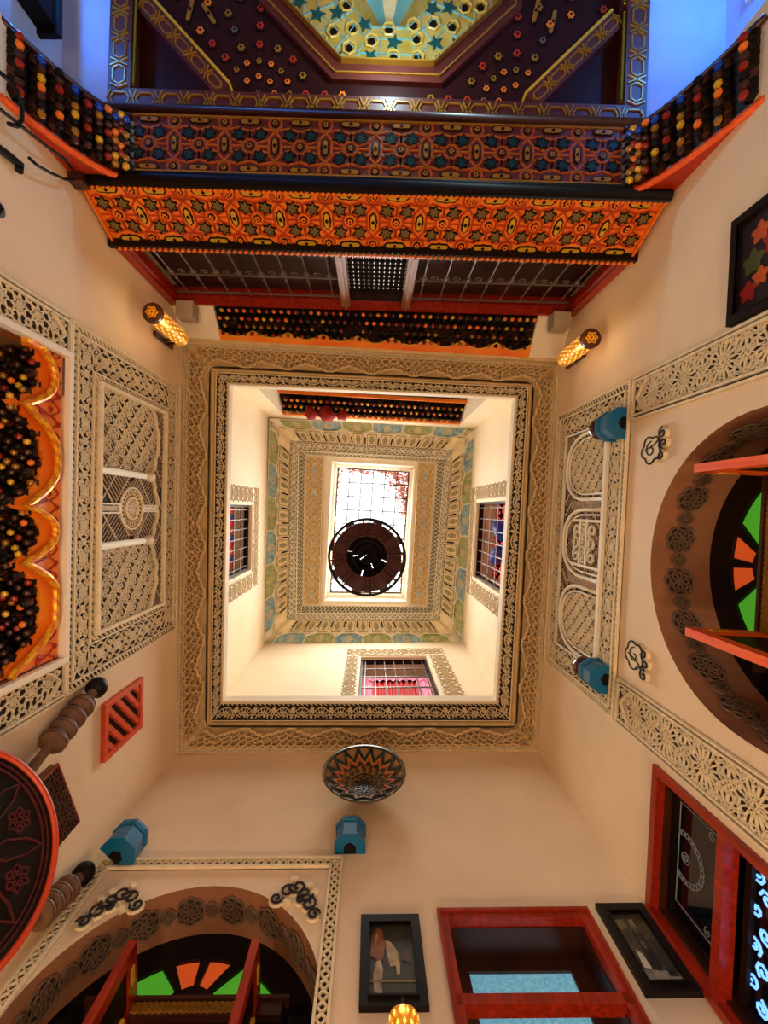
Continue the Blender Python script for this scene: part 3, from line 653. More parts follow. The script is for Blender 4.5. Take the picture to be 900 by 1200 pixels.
def palmette(px, py, label):
    u, v = EAST.pix(px, py); t = thing('palmette_ornament', label, 'ornament', EAST, (u, v, 0)); sg = 1 if py < 600 else -1; g = MB(); mb = MB()
    out = [(u + sg * -4 + (7.5 + 2.2 * abs(sin(2.5 * a + .3))) * 1.1 * cos(a), v + 5 + (9 + 2.4 * abs(sin(2.5 * a + .3))) * sin(a)) for a in [2 * pi * k / 40 for k in range(40)]]
    g.prism(out, 0, 3); mb.segs(pl(out, True), 1.2, 2.5, 3.6); mb.segs(spiral(u - 4 * sg, v + 5, 6.5, 0, 1, 10) + spiral(u + 7 * sg, v - 7, 4.5, 0, 1.2, 10) + spiral(u - 1 * sg, v - 9, 4, pi, 1.2, 10, -1) + spiral(u - 9 * sg, v - 6, 3.5, 2, 1.2, 10) + pl([(u - 4 * sg, v + 12), (u, v), (u + 3 * sg, v - 4)]), 1.0, 2.5, 3.6)
    g.segs(spiral(u + 7 * sg, v - 7, 4.5, 0, 1.2, 10) + spiral(u - 1 * sg, v - 9, 4, pi, 1.2, 10, -1) + spiral(u - 9 * sg, v - 6, 3.5, 2, 1.2, 10), 3, 0, 2.8)
    part('palmette_body', g, M['relief'], t); part('palmette_line', mb, M['ground'], t)
palmette(773, 520, 'small plaster palmette on the right wall above the top end of the arch')
palmette(752, 777, 'small plaster palmette on the right wall near the lower blue lamp')
# ------------------------------------------------------------------ braided frame around the south arch
fx0, fx1, fy1 = SOUTH.u(x=-219), SOUTH.u(x=-23), 362
t = thing('braided_frame', 'braided plaster border framing the lower left arch', 'border', SOUTH, ((fx0 + fx1) / 2, FLOOR, 0))
mb = MB(); mb.box((fx0, FLOOR + 5, 0), (fx0 + 10, fy1, .6)); mb.box((fx1 - 10, FLOOR + 5, 0), (fx1, fy1, .6)); mb.box((fx0 + 10, fy1 - 10, 0), (fx1 - 10, fy1, .6)); part('border_ground', mb, G_, t)
mb = MB(); mb.segs(pat_braid(fx1 - fx0, 6, 6), 1.3, .6, 2.2, xf(fx0, fy1 - 8)).segs(pat_braid(fy1 - 150, 6, 6), 1.3, .6, 2.2, xf_rot(fx0 + 2, 150)).segs(pat_braid(fy1 - 150, 6, 6), 1.3, .6, 2.2, xf_rot(fx1 - 8, 150)); part('braid', mb, R_, t)
mb = MB()
for a, b in ((0, 1.8), (8.2, 10)): mb.prism([(fx0 + a, FLOOR + 5), (fx0 + a, fy1 - a), (fx1 - a, fy1 - a), (fx1 - a, FLOOR + 5), (fx1 - b, FLOOR + 5), (fx1 - b, fy1 - b), (fx0 + b, fy1 - b), (fx0 + b, FLOOR + 5)], 0, 3)
part('border_edge', mb, R_, t)
# ------------------------------------------------------------------ the two arched doors
def arched_door(k, fr, cu, cv, D, label, leaves):
    t = thing('door_%d' % k, label, 'door', fr, (cu, FLOOR, -D), kind='structure'); base = cv + 43
    R = 72
    def win(a0, a1, r0, r1, n=7):     # pane between radii, about the hub on the base bar
        return None
    # fan frame: board with pane openings around a hub
    hub = (cu, base - 4); chord = sqrt(R * R - 43 * 43)
    def onR(a, rr=R):   # hit of the ray from hub with circle of radius rr about the arch centre
        dx, dy = cos(a), sin(a); ox, oy = hub[0] - cu, hub[1] - cv; b = ox * dx + oy * dy; c = ox * ox + oy * oy - rr * rr
        s_ = -b + sqrt(b * b - c); return (hub[0] + dx * s_, hub[1] + dy * s_)
    panes = []
    for (a0, a1, r0) in ((8, 44, 17), (56, 84, 15), (96, 124, 15), (136, 172, 17)):
        a0, a1 = math.radians(a0), math.radians(a1)
        outer = [onR(a0 + (a1 - a0) * q / 5) for q in range(6)]; inner = [(hub[0] + r0 * cos(a1 + (a0 - a1) * q / 3), max(base, hub[1] + r0 * sin(a1 + (a0 - a1) * q / 3))) for q in range(4)]
        outer = [(x, max(base, y)) for x, y in outer]; panes.append(outer + inner)
    ol = [(cu - AR - 4, base - 8)] + [(cu - AR - 4, cv + 46)] + [(cu - (AR + 4) * cos(pi * q / 24), cv + (AR + 4) * sin(pi * q / 24)) for q in range(3, 22) if (AR + 4) * sin(pi * q / 24) > 47] + [(cu + AR + 4, cv + 46), (cu + AR + 4, base - 8)]
    part('fan_frame', MB().prism(ol, -D - 4, -D, holes=panes), M['black'], t)
    for q, p in enumerate(panes):
        c = (sum(a for a, b in p) / len(p), sum(b for a, b in p) / len(p)); p2 = [(c[0] + (a - c[0]) * 1.05, c[1] + (b - c[1]) * 1.05) for a, b in p]
        part('pane', MB().prism(p2, -D - 3.5, -D - 2.5), M['greeng'] if q in (0, 3) else M['orangeg'], t, 'green glass pane' if q in (0, 3) else 'orange glass pane')
    mb = MB().box((cu - 62, base - 11, -D), (cu + 62, base - 3, -D + 5)).box((cu - 66, base - 3, -D), (cu + 66, base - 1, -D + 7)); part('carved_transom', mb, M['dkbrown'], t)
    mb = MB().segs(pat_arab(92, 6, 8), .8, -D + 5, -D + 6, xf(cu - 46, base - 10)); part('gilded_carving', mb, M['goldd'], t)
    mb = MB()
    for s_ in (-1, 1): mb.box((cu + s_ * 76 - 10, FLOOR + 2, -D - 4), (cu + s_ * 76 + 10, base, -D))
    part('side_frame', mb, M['black'], t)
    for s_, ou in leaves:
        uu = cu + ou; Lf = MB(); Lf.box((uu - 2.6, FLOOR + 8, -2), (uu + 2.6, base, 6)).box((uu - 2.6, FLOOR + 8, -D + 2), (uu + 2.6, base, -D + 8)).box((uu - 2.6, base - 10, -D + 2), (uu + 2.6, base, 4)).box((uu - 2.6, 120, -D + 2), (uu + 2.6, 130, 4))
        lf = part('door_leaf', MB().box((uu - 1, FLOOR + 10, -D + 4), (uu + 1, base - 3, 2)), M['black'], t); part('leaf_stile', Lf, M['orgwood'] if k == 2 else M['redwood'], lf)
        part('hinge', MB().box((uu - 3.4, base - 26, -D + 6), (uu + 3.4, base - 16, -D + 9)).box((uu - 3.2, base - 8, -16), (uu + 3.2, base - 4, -6)), M['gold'], lf)
    return t
arched_door(1, SOUTH, AS, AV_S, 36, 'arched doorway at the lower left with a green and orange glass fanlight', ((1, -36), (1, 44)))
arched_door(2, EAST, AE, AV_E, 44, 'large arched doorway on the right with a green and orange glass fanlight', ((1, -43), (1, 61)))
# plaster rosettes on the arch soffits
dkp = mat('dark_pierced_plaster', (44, 30, 24), .8, var=.2); 
def rosette_mesh(r, n):
    mb = MB().lathe([(0, 1.4), (r * .84, 1.4), (r * .84, 0)], (0, 0, 0), 24); a = MB()
    a.v = mb.v; a.f = mb.f; a.m = mb.m
    a.segs(rosette(0, 0, r * .8, 8), .6 if r < 8 else .8, 1.4, 2.4, mi=1)
    a.tube([(r * (.86 + .14 * abs(cos(n * t / 2))) * cos(t), r * (.86 + .14 * abs(cos(n * t / 2))) * sin(t), 1.2) for t in [2 * pi * k / 48 for k in range(48)]], .9, 5, True, mi=1)
    return a.mesh('rosette', [dkp, mat('rosette_rim_plaster', (112, 84, 64), .7)])
big, small = rosette_mesh(10.5, 8), rosette_mesh(5.6, 4)
for fr, cu, cv, dd, nm in ((SOUTH, AS, AV_S, -17, 'lower left'), (EAST, AE, AV_E, -20, 'right')):
    t = thing('rosette_garland', 'garland of dark pierced plaster rosettes under the %s arch' % nm, 'garland', fr, (cu, cv, dd)); n = 18
    for k in range(n + 1):
        a = pi * (k + .1) / n; rr = AR - .3; ax = Vector((-cos(a), -sin(a), 0)); m4 = Matrix(((-sin(a), 0, -cos(a), 0), (cos(a), 0, -sin(a), 0), (0, 1, 0, 0), (0, 0, 0, 1)))
        inst('rosette', big if k % 2 == 0 else small, t, (cu + rr * cos(a), cv + rr * sin(a), dd), mtx=m4)
    for v_ in range(1, 5): 
        for s_ in (-1, 1):
            m4 = Matrix(((0, 0, -s_, 0), (1, 0, 0, 0), (0, -s_, 0, 0), (0, 0, 0, 1))); inst('rosette', big if v_ % 2 == 0 else small, t, (cu + s_ * (AR - .3), cv - v_ * 16, dd), mtx=m4)
# ------------------------------------------------------------------ wooden stalactites, shared by all painted wood
def cell_mesh(name, mats, s=1.):
    mb = MB().lathe([(4.6 * s, -3 * s), (4.6 * s, 1.5 * s), (2.4 * s, 4.5 * s), (3.0 * s, 7.5 * s), (2.0 * s, 9 * s), (0, 9.6 * s)], (0, 0, 0), 6, (0, 0, 1), mi=[0, 0, 1, 2, 2], rot=pi / 6); return mb.mesh(name, mats)
CELLS = [cell_mesh('stalactite', [M['black'], M['dkbrown'], M[c]]) for c in ('gold', 'orgpaint', 'dkbrown', 'redwood')] + [cell_mesh('stalactite', [M['dkbrown'], M['black'], M[c]]) for c in ('black', 'goldd', 'bluep')]
rr_ = random.Random(5)
def cells(par, fn, rows, cols, pick=lambda i, j: None, sc=1.):
    for i in range(rows):
        for j in range(cols):
            r = fn(i, j)
            if r is None: continue
            k = pick(i, j); k = rr_.choice((0, 1, 2, 2, 3, 4, 4, 5, 5, 2, 4)) if k is None else k
            inst('stalactite', CELLS[k], par, r[0], r[1], sc)
# ---- west opening: painted arch with gilded rope
wo = thing('painted_wood_arch', 'painted wooden stalactite arch edged with gilded rope filling the opening in the left wall', 'arch', WEST, ((WD[0] + WD[2]) / 2, WD[3], 0))
def W2(px, py): return WEST.pix(px, py)
seq = [((36, 392), (66, 442), (30, 473)), ((30, 473), (70, 528), (32, 592)), ((32, 592), (67, 622), (30, 660)), ((30, 660), (70, 716), (20, 786))]
path = []
for a, b, c in seq:
    A, B, C = W2(*a), W2(*b), W2(*c)
    for k in range(31):
        x = k / 30; u = A[0] + (C[0] - A[0]) * x; q = abs(2 * x - 1); base_ = A[1] + (C[1] - A[1]) * x; path.append((u, base_ + (B[1] - (A[1] + C[1]) / 2) * (1 - q ** 2.3)))
path = sorted(set(path)); path = [(WD[0] + 1, path[0][1] - 4)] + path + [(WD[2] - 1, path[-1][1] - 4)]
path = [(min(max(u, WD[0] + 1), WD[2] - 1), min(v, 317)) for u, v in path]
part('spandrel_board', MB().prism([(WD[2] - .5, 320.5), (WD[0] + .5, 320.5)] + path, -5, -1.5), M['orgpaint'], wo)
def above(x, y):
    for (a, b), (c, d) in zip(path[:-1], path[1:]):
        if a <= x <= c: return y > b + (d - b) * (x - a) / max(c - a, .01) + 2
    return False
mb = MB().segs(keep(shift(pat_arab(WD[2] - WD[0], 56, 20), WD[0], 264), lambda x, y: above(x, y) and y < 319), 1.1, -1.5, -.6); part('painted_scrolls', mb, M['ribdeep'], wo, kind='stuff')
part('gilded_rope', MB().tube([(u, v - 1, 0) for u, v in path], 2.4, 8, mi=0, alt=1), [M['rope'], M['ropeb']], wo)
part('inner_fringe', MB().prism([(u, v - 1) for u, v in path] + [(u, v - 9 - 2.5 * abs(sin(u * .6))) for u, v in reversed(path)], -7, -4), M['orgpaint'], wo)
fb = MB(); frame_bar(fb, WD[0] - 4, FLOOR, WD[2] + 4, WD[3] + 4, 4, -2, 4); part('white_surround', fb, M['white'], wo)
def pv(u):
    for (a, b), (c, d) in zip(path[:-1], path[1:]):
        if a <= u <= c: return b + (d - b) * (u - a) / max(c - a, .01)
    return path[-1][1]
part('back_board', MB().grid(30, 12, lambda a, b: (WD[0] + 1 + a * (WD[2] - WD[0] - 2), 322 - 46 * b ** 2 + 0 * a, -12 - 70 * b)), M['black'], wo)
def fw(i, j):
    u = WD[0] + 5 + (j + .5 * (i % 2)) * 6.7
    if u > WD[2] - 4: return None
    d = -7 - i * 5.6; v = min(pv(u) - 9, 300) - 0 + (3.0 - .1 * i) * i * .15 - i * .8 + 3 * sin(u * .37 + i)
    return ((u, v, d), (0, -1, .35))
cells(wo, fw, 9, 32, sc=.8)
# ================================================================== north side: painted wood
def star_mesh(r, m, n=6): return MB().prism(starp(0, 0, r, r * .52, n, .3), 0, 1.0).segs(pl(starp(0, 0, r + .3, r * .52 + .3, n, .3), True), .9, 0, 1.3, mi=1).mesh('painted_star', [M[m], M['black']])
def cart_mesh(a, b, vert, m):
    mb = MB(); pts = lambda a, b: [(x, y) if not vert else (y, x) for x, y in ((-a, 0), (-a + b, b), (-b * .8, b), (0, b * 1.25), (b * .8, b), (a - b, b), (a, 0), (a - b, -b), (b * .8, -b), (0, -b * 1.25), (-b * .8, -b), (-a + b, -b))]
    mb.prism(pts(a, b), 0, .8, 1); mb.prism(pts(a * .82, b * .62), .8, 1.3, 0); mb.segs(flower(0, 0, b * .5, 4), .4, 1.3, 1.7, mi=1); return mb.mesh('painted_cartouche', [M[m], M['black']])
def ros_mesh(r, m): return MB().prism(starp(0, 0, r, r * .8, 8), 0, .8, 1).prism(starp(0, 0, r * .72, r * .5, 6), .8, 1.3, 0).lathe([(r * .22, 1.3), (r * .22, 1.6), (0, 1.6)], (0, 0, 0), 6, mi=1).mesh('painted_flower', [M[m], M['black']])
def frieze_pattern(t, L, H, Pd, ribm, sm, gm, rm, off=0):
    n = int(round(L / Pd)); Pd = L / n; mb = MB(); sg = []
    star, cv_, ch, rs = star_mesh(H * .115, sm), cart_mesh(H * .16, H * .062, True, gm), cart_mesh(H * .2, H * .058, False, gm), ros_mesh(H * .07, rm)
    for i in range(n + 1):
        x = i * Pd
        if 0 < i < n:
            inst('painted_cartouche', cv_, t, (x, H / 2, .3))
            for y in (.1, .9): inst('painted_flower', rs, t, (x, H * y, .3))
            sg += pl([(x - H * .11, H * .36), (x, H * .24), (x + H * .11, H * .36), (x + H * .11, H * .64), (x, H * .76), (x - H * .11, H * .64)], True)
            sg += ring(x, H * .1, H * .115, 8, pi / 8) + ring(x, H * .9, H * .115, 8, pi / 8)
        if i < n:
            m = x + Pd / 2
            for y in (.085, .915): inst('painted_cartouche', ch, t, (m, H * y, .3))
            for y in (.31, .69):
                for s_ in (-1, 1): inst('painted_star', star, t, (m + s_ * Pd * .21, H * y, .3))
            inst('painted_flower', rs, t, (m, H / 2, .3))
            sg += ring(m, H / 2, H * .125, 8, pi / 8)
            for s_ in (-1, 1):
                sg += pl([(m + s_ * H * .12, H / 2), (m + s_ * (Pd / 2 - H * .11), H / 2)])
                for q in (-1, 1):
                    sg += pl([(m, H / 2 + q * H * .13), (m, H / 2 + q * H * .26), (m + s_ * H * .2, H / 2 + q * H * .32), (m + s_ * (Pd / 2 - .01), H / 2 + q * H * .27)])
                    sg += pl([(m + s_ * H * .12, H / 2 + q * H * .05), (m + s_ * Pd * .36, H / 2 + q * H * .12), (m + s_ * (Pd / 2 - H * .11), H / 2 + q * H * .14)])
    sg = clip(sg, L, H); part('interlaced_ribbon', MB().segs(sg, 2.0, .3, .9), M[ribm], t, kind='stuff')
    part('ribbon_line', MB().segs(sg, .55, .9, 1.2), M['goldd'] if ribm == 'ribred' else M['ribdeep'], t, kind='stuff')
    for y in (0, H - 1.2): mb.box((0, y, 0), (L, y + 1.2, 1.6))
    part('edge_strip', mb, M['goldd'], t)
# slanted orange frieze
def npt(u, d, h): v = NORTH.p + NORTH.U * u + NORTH.N * d; return (v.x, v.y, h)
FO = PF(npt(2, -17, 329), npt(NORTH.L - 2, -17, 329), npt(2, 1, 372)); FL = NORTH.L - 4; FH = sqrt(18 ** 2 + 43 ** 2)
t = thing('painted_frieze', 'slanted orange painted wooden frieze with olive stars and yellow cartouches', 'frieze', FO, (0, 0, 0))
part('frieze_board', MB().box((0, 0, -4), (FL, FH, .3)), M['orgpaint'], t); frieze_pattern(t, FL, FH, 37, 'riborg', 'starol', 'gold', 'orgpaint')
mb = MB(); mb.tube([(0, -2, 1), (FL, -2, 1)], 3.2, 8); part('dark_moulding', mb, M['black'], t, smooth=True)
bd = MB().box((-1.4, -.9, 0), (1.4, .9, 1.8)).mesh('bead', M['orgpaint'])
for i in range(110): inst('bead', bd, t, (2 + i * FL / 110, 1.6, 1.5), mtx=Matrix.Rotation(.6, 4, 'Z'))
for x in (0, FL):
    for k in range(14): inst('bead', bd, t, (min(max(x, 2.5), FL - 2.5), 3 + k * FH / 15, 1.2), mtx=Matrix.Rotation(1.57, 4, 'Z'))
# lintel underside
q0 = P(742, 214, 328); q1 = P(157, 200, 328)
FS = PF((q0[0] + 22, -234, 328), (q1[0] - 30, -247, 328), (q0[0] + 22, -190, 328.01))
# runs right to left; its face looks down
FS = PF((222, -286, 328), (-219, -299, 328), (222, -200, 328)); LL = 441
t = thing('painted_lintel', 'dark painted underside of the wooden beam with teal stars in red interlace', 'beam', FS, (0, 0, 0))
part('beam_board', MB().box((0, 2, -12), (LL, 57, .3)), M['dkpaint'], t)
tt = thing('tmp', 'x', 'x', FS, (0, 0, 0)); bpy.data.objects.remove(tt)
FS2 = FS; sub = bpy.data.objects.new('painted_field', None)
def offs_frieze():
    o = bpy.data.objects.new('star_field', MB().box((30, 5, .2), (406, 48, .6)).mesh('star_field', M['dkpaint'])); COL.objects.link(o); o.parent = t; return o
sf = offs_frieze(); ORG[sf.name] = (0, 0, 0); bpy.data.objects.remove(sub)
n0 = set(o.name for o in bpy.data.objects)
ORG['shifted'] = None
class _S: pass
ORG[t.name] = (-32, -6, 0); frieze_pattern(t, 372, 42, 38, 'ribred', 'star', 'goldd', 'goldd'); ORG[t.name] = (0, 0, 0)
mb = MB(); mb.tube([(0, 55, 1), (LL, 55, 1)], 4.5, 8).tube([(0, 50, 1), (LL, 50, 1)], 2, 6); part('dark_moulding', mb, M['black'], t, smooth=True)
mb = MB(); mb.tube([(0, 2, 1), (LL, 2, 1)], 3, 8); part('dark_moulding', mb, M['dkbrown'], t, smooth=True)
# corner brackets of wooden stalactites
def corbel(sgn, x_w, xt, hb, y_off, label):
    t = thing('stalactite_bracket', label, 'bracket', WORLD, (x_w, -262 + y_off, 328))
    ya, yb = -240 + y_off, -286 + y_off; top = 327
    prof = lambda b: (xt + (x_w - xt) * b, top - (top - hb) * (b ** 2.1))
    pts = [(x_w, top)] + [prof(k / 12) for k in range(13)]
    fn = lambda x, y, z: (x, z, y)
    part('side_board', MB().prism(pts, ya, ya - 3, fn=fn), M['ribdeep'], t)
    mb = MB(); mb.tube([(prof(k / 16)[0], ya + .5, prof(k / 16)[1]) for k in range(17)], 2.2, 6); part('rope_edge', mb, M['orgwood'], t, smooth=True)
    ins = [(a + (x_w - a) * .0 + sgn * -2, b + 3) for a, b in [prof(k / 12) for k in range(13)]]
    part('inner_board', MB().prism([(x_w, top)] + [(xt + (x_w - xt) * k / 12 - (xt - x_w) * .0, top - (top - hb) * ((k / 12) ** 2.1) * .93) for k in range(13)], ya - 3, yb, fn=fn), M['black'], t)
    mb = MB().segs(pl([(prof(k / 16)[0], prof(k / 16)[1] + 7) for k in range(2, 15)]) , .8, 0, 1, lambda x, y, z: (x, ya + z, y)); part('gilt_line', mb, M['goldd'], t)
    mb = MB(); mb.tube([(prof(k / 16)[0], yb, prof(k / 16)[1]) for k in range(17)], 2.0, 6); part('far_edge', mb, M['dkbrown'], t, smooth=True)
    def f(i, j):
        b = (i + .5) / 10; x, h = prof(b); dx = (x_w - xt); dh = -(top - hb) * 2.1 * b ** 1.1; n = Vector((dh, 0, -dx)).normalized() if sgn < 0 else Vector((dh, 0, -dx)).normalized()
        if n.z > 0: n = -n
        y = ya - 6 - (j + .5 * (i % 2)) * 5.6
        if y < yb + 2: return None
        return ((x - n.x * 1, y, h - n.z * 1), (n.x, .25, n.z))
    cells(t, f, 10, 8, pick=lambda i, j: (6 if j >= 6 and i % 2 == 0 else (0 if (i * 3 + j * 5) % 11 == 0 else 1 if (i * 3 + j * 5) % 13 == 0 else (2, 4, 5, 3, 4, 2)[(i + 2 * j) % 6])), sc=.95)
corbel(-1, -219, -176, 262, -4, 'wooden stalactite bracket with gold and blue bosses in the left corner under the beam')
corbel(1, 224, 186, 252, 6, 'wooden stalactite bracket with gold and blue bosses in the right corner under the beam')
# ------------------------------------------------------------------ coffered ceiling of the side room
A_ = P(125, 128, 340); B_ = P(757, 150, 340)
CF = PF(A_, B_, (A_[0] + 12, A_[1] - 300, 340)); CW = (Vector(B_) - Vector(A_)).length; CD = 270
t = thing('coffered_ceiling', 'dark painted wooden coffer with flowers around an octagonal dome', 'ceiling panel', CF, (0, 0, 0))
oc = lambda R, c=(214, 142): [(c[0] + R / cos(pi / 8) * cos(pi / 8 + pi / 4 * k), c[1] + R / cos(pi / 8) * sin(pi / 8 + pi / 4 * k)) for k in range(8)]
part('coffer_board', MB().prism(rect(0, 0, CW, CD), -16, -13, holes=[oc(97)]), M['maroon'], t)
mb = MB(); mb.box((0, 0, -14), (CW, 17, 0)); mb.box((0, 17, -14), (17, CD, 0)); mb.box((CW - 17, 17, -14), (CW, CD, 0)); part('border_frame', mb, M['dkpaint'], t)
def chain(L, H, c):
    n = round(L / c); c = L / n; o = []
    for i in range(n):
        x = i * c; o += pl([(x + c * .12, H / 2), (x + c * .26, H * .2), (x + c * .74, H * .2), (x + c * .88, H / 2), (x + c * .74, H * .8), (x + c * .26, H * .8)], True); o += pl([(x - c * .14, H * .08), (x + c * .14, H * .92)]) + pl([(x - c * .14, H * .92), (x + c * .14, H * .08)])
    return clip(o, L, H)
mb = MB().segs(chain(CW, 15, 20), 1.3, 0, 1, xf(0, 1)).segs(chain(CD - 17, 15, 20), 1.3, 0, 1, xf_rot(1, 17)).segs(chain(CD - 17, 15, 20), 1.3, 0, 1, xf_rot(CW - 16, 17)); part('chain_carving', mb, M['goldd'], t, kind='stuff')
part('green_moulding', MB().box((0, -9, -6), (CW, -1, -1)), M['green'], t)
part('lower_moulding', MB().box((0, -13, -14), (CW, -9, 3)), M['black'], t)
for u in (18.5, CW - 18.5): part('brass_rod', MB().tube([(u, 22, -2), (u, 90, -2)], 1.3, 8).tube([(u, 98, -2), (u, 180, -2)], 1.3, 8), mat('bright_brass', (240, 210, 50), .2, metal=.8), t, smooth=True)
for s_ in (0, 1):
    X = (lambda x: x) if s_ == 0 else (lambda x: CW - x)
    a, b = (X(17), 84), (X(82), 17); bm = MB()
    d = Vector((b[0] - a[0], b[1] - a[1])); L = d.length; d.normalize(); nn = Vector((-d.y, d.x)); nn = nn if nn.y > 0 else -nn
    fn = lambda x, y, z: (a[0] + d.x * x + nn.x * y, a[1] + d.y * x + nn.y * y, z)
    part('corner_beam', MB().prism(rect(0, 0, L, 13), -13, -4, fn=fn), M['dkpaint'], t); part('beam_carving', MB().segs(chain(L, 11, 20), 1.1, -4, -3, lambda x, y, z: fn(x, y + 1, z)), M['goldd'], t, kind='stuff')
    part('gilt_edge', MB().prism(rect(0, 13, L, 15), -13, -3, fn=fn), M['gold'], t)
fl_m = [ros_mesh(3.6, c) for c in ('orgpaint', 'ribdeep', 'goldd')]; greyf = ros_mesh(3.2, 'greyiron'); rays = []
cm = cart_mesh(12, 2.6, False, 'goldd')
def okp(x, y):
    if not (22 < x < CW - 22 and 21 < y < CD): return False
    if x + y < 128 or (CW - x) + y < 128: return False
    return sqrt((x - 214) ** 2 + (y - 142) ** 2) > 112
for cx_, cy_ in ((112, 28), (316, 28), (70, 165), (358, 165)):
    if okp(cx_, cy_): inst('painted_flower', greyf, t, (cx_, cy_, -13))
    for k in range(16):
        a = 2 * pi * k / 16
        for r, mm in ((13, fl_m[k % 2]), (25, fl_m[0] if k % 2 else fl_m[2]), (38, fl_m[1 + k % 2]), (53, greyf if k % 2 else fl_m[1]), (67, fl_m[k % 3])):
            if r == 13 and k % 2: continue
            x, y = cx_ + r * cos(a), cy_ + r * sin(a)
            if okp(x, y): inst('painted_flower', mm, t, (x, y, -13), scale=1.0 if r < 30 else 1.25)
        x, y = cx_ + 74 * cos(a + .2), cy_ + 74 * sin(a + .2)
        if k % 2 and okp(x, y) and y < 160: inst('painted_cartouche', cm, t, (x, y, -13), mtx=Matrix.Rotation(a + .2, 4, 'Z'))
        rays += keep(pl([(cx_ + r * cos(a), cy_ + r * sin(a)) for r in range(8, 90, 4)]), okp)
part('painted_rays', MB().segs(rays, .35, -13, -12.7), M['dkbrown'], t, kind='stuff')
# octagon frame, well and dome plate
mb = MB(); mb.prism(oc(104), -13, -9, holes=[oc(95)]); mb.prism(oc(95), -17, -12, 0, holes=[oc(86)]); part('octagon_frame', mb, M['dkpaint'], t)
part('octagon_gilding', MB().segs(pl(oc(99), True) + pl(oc(88), True), 1.4, -12, -7.6), M['goldd'], t)
mb = MB()
for k in range(8):
    a, b = oc(86)[k], oc(86)[(k + 1) % 8]; mb.face([(a[0], a[1], -15), (b[0], b[1], -15), (b[0], b[1], -32), (a[0], a[1], -32)])
part('dome_wall', mb, M['goldd'], t)
dg = mat('dome_yellow_paint', (196, 160, 50), .35, rgb2=(214, 190, 110), scale=12); dc = mat('dome_cyan_paint', (120, 190, 196), .3, var=.15)
part('dome_plate', MB().prism(oc(87), -36, -32, holes=[oc(36)]), dg, t)
mb = MB()
for k in range(8):
    a, b = oc(36)[k], oc(36)[(k + 1) % 8]; mb.face([(a[0], a[1], -33), (b[0], b[1], -33), (214, 142, -78)], k % 2)
part('dome_cone', mb, [dc, dg], t)
mb = MB(); mb.tube([(5.2 * cos(a), 5.2 * sin(a), 1.5) for a in [2 * pi * k / 6 for k in range(6)]], .8, 5, True, mi=1).lathe([(5.0, .2), (3.2, .6), (3.0, .9), (0, .7)], (0, 0, 0), 6, mi=[2, 0, 0]); niche = mb.mesh('dome_niche', [M['black'], mat('dome_white_paint', (226, 196, 96), .35), M['gold']])
dst = MB().prism(starp(0, 0, 6.5, 2.8, 5), 0, 1).mesh('dome_star', mat('dome_teal_paint', (14, 86, 84), .3))
for r, n in ((76, 26), (63, 21), (50, 17), (40, 12)):
    for k in range(n):
        a = 2 * pi * (k + .5 * (r == 66)) / n; rr = r / max(cos((a + pi / 8) % (pi / 4) - pi / 8), .9)
        inst('dome_niche' if (k + r) % 3 else 'dome_star', niche if (k + r) % 3 else dst, t, (214 + rr * cos(a), 142 + rr * sin(a), -32), mtx=Matrix.Rotation(a + pi / 2, 4, 'Z'), scale=1.1)
sg = []
for R in (83, 72, 60, 47, 38): sg += pl(oc(R), True)
for k in range(48): a = 2 * pi * k / 48; sg += [((214 + 38 * cos(a), 142 + 38 * sin(a)), (214 + 84 * cos(a), 142 + 84 * sin(a)))] if k % 2 else []
part('dome_tracery', MB().segs(sg, .9, -32, -31), dc, t, kind='stuff')
# ------------------------------------------------------------------ balcony screen
NL = NORTH.L; h0, h1 = 374, 486; uX = lambda x: NORTH.u(x=x)
t = thing('balcony_screen', 'red wooden balcony screen with two dark iron grilles and a pale lattice between', 'screen', NORTH, (NL / 2, h0, 0))
mb = MB(); mb.box((1, h0, -8), (9, h1, 3)).box((NL - 9, h0, -8), (NL - 1, h1, 3)).box((9, h0, -8), (NL - 9, h0 + 7, 3)).box((9, h1 - 4, -8), (NL - 9, h1, 2)).box((9, h0 + 7, -10), (11, h1 - 4, -1)).box((NL - 11, h0 + 7, -10), (NL - 9, h1 - 4, -1)); part('outer_frame', mb, M['redwood'], t)
for x in (-27, 37): part('mullion', MB().box((uX(x) - 4.5, h0 + 7, -8), (uX(x) + 4.5, h1 - 7, 2)).box((uX(x) - 1.5, h0 + 7, 2), (uX(x) + 1.5, h1 - 7, 4)), mat('pale_brown_wood', (150, 96, 66), .4), t)
part('dentil_rail', MB().box((0, h0 - 5, -6), (NL, h0, 6)), M['black'], t)
for i in range(90): inst('bead', bd, t, (4 + i * (NL - 8) / 90, h0 - 2, 6.2), mtx=Matrix.Rotation(.7, 4, 'Z'))
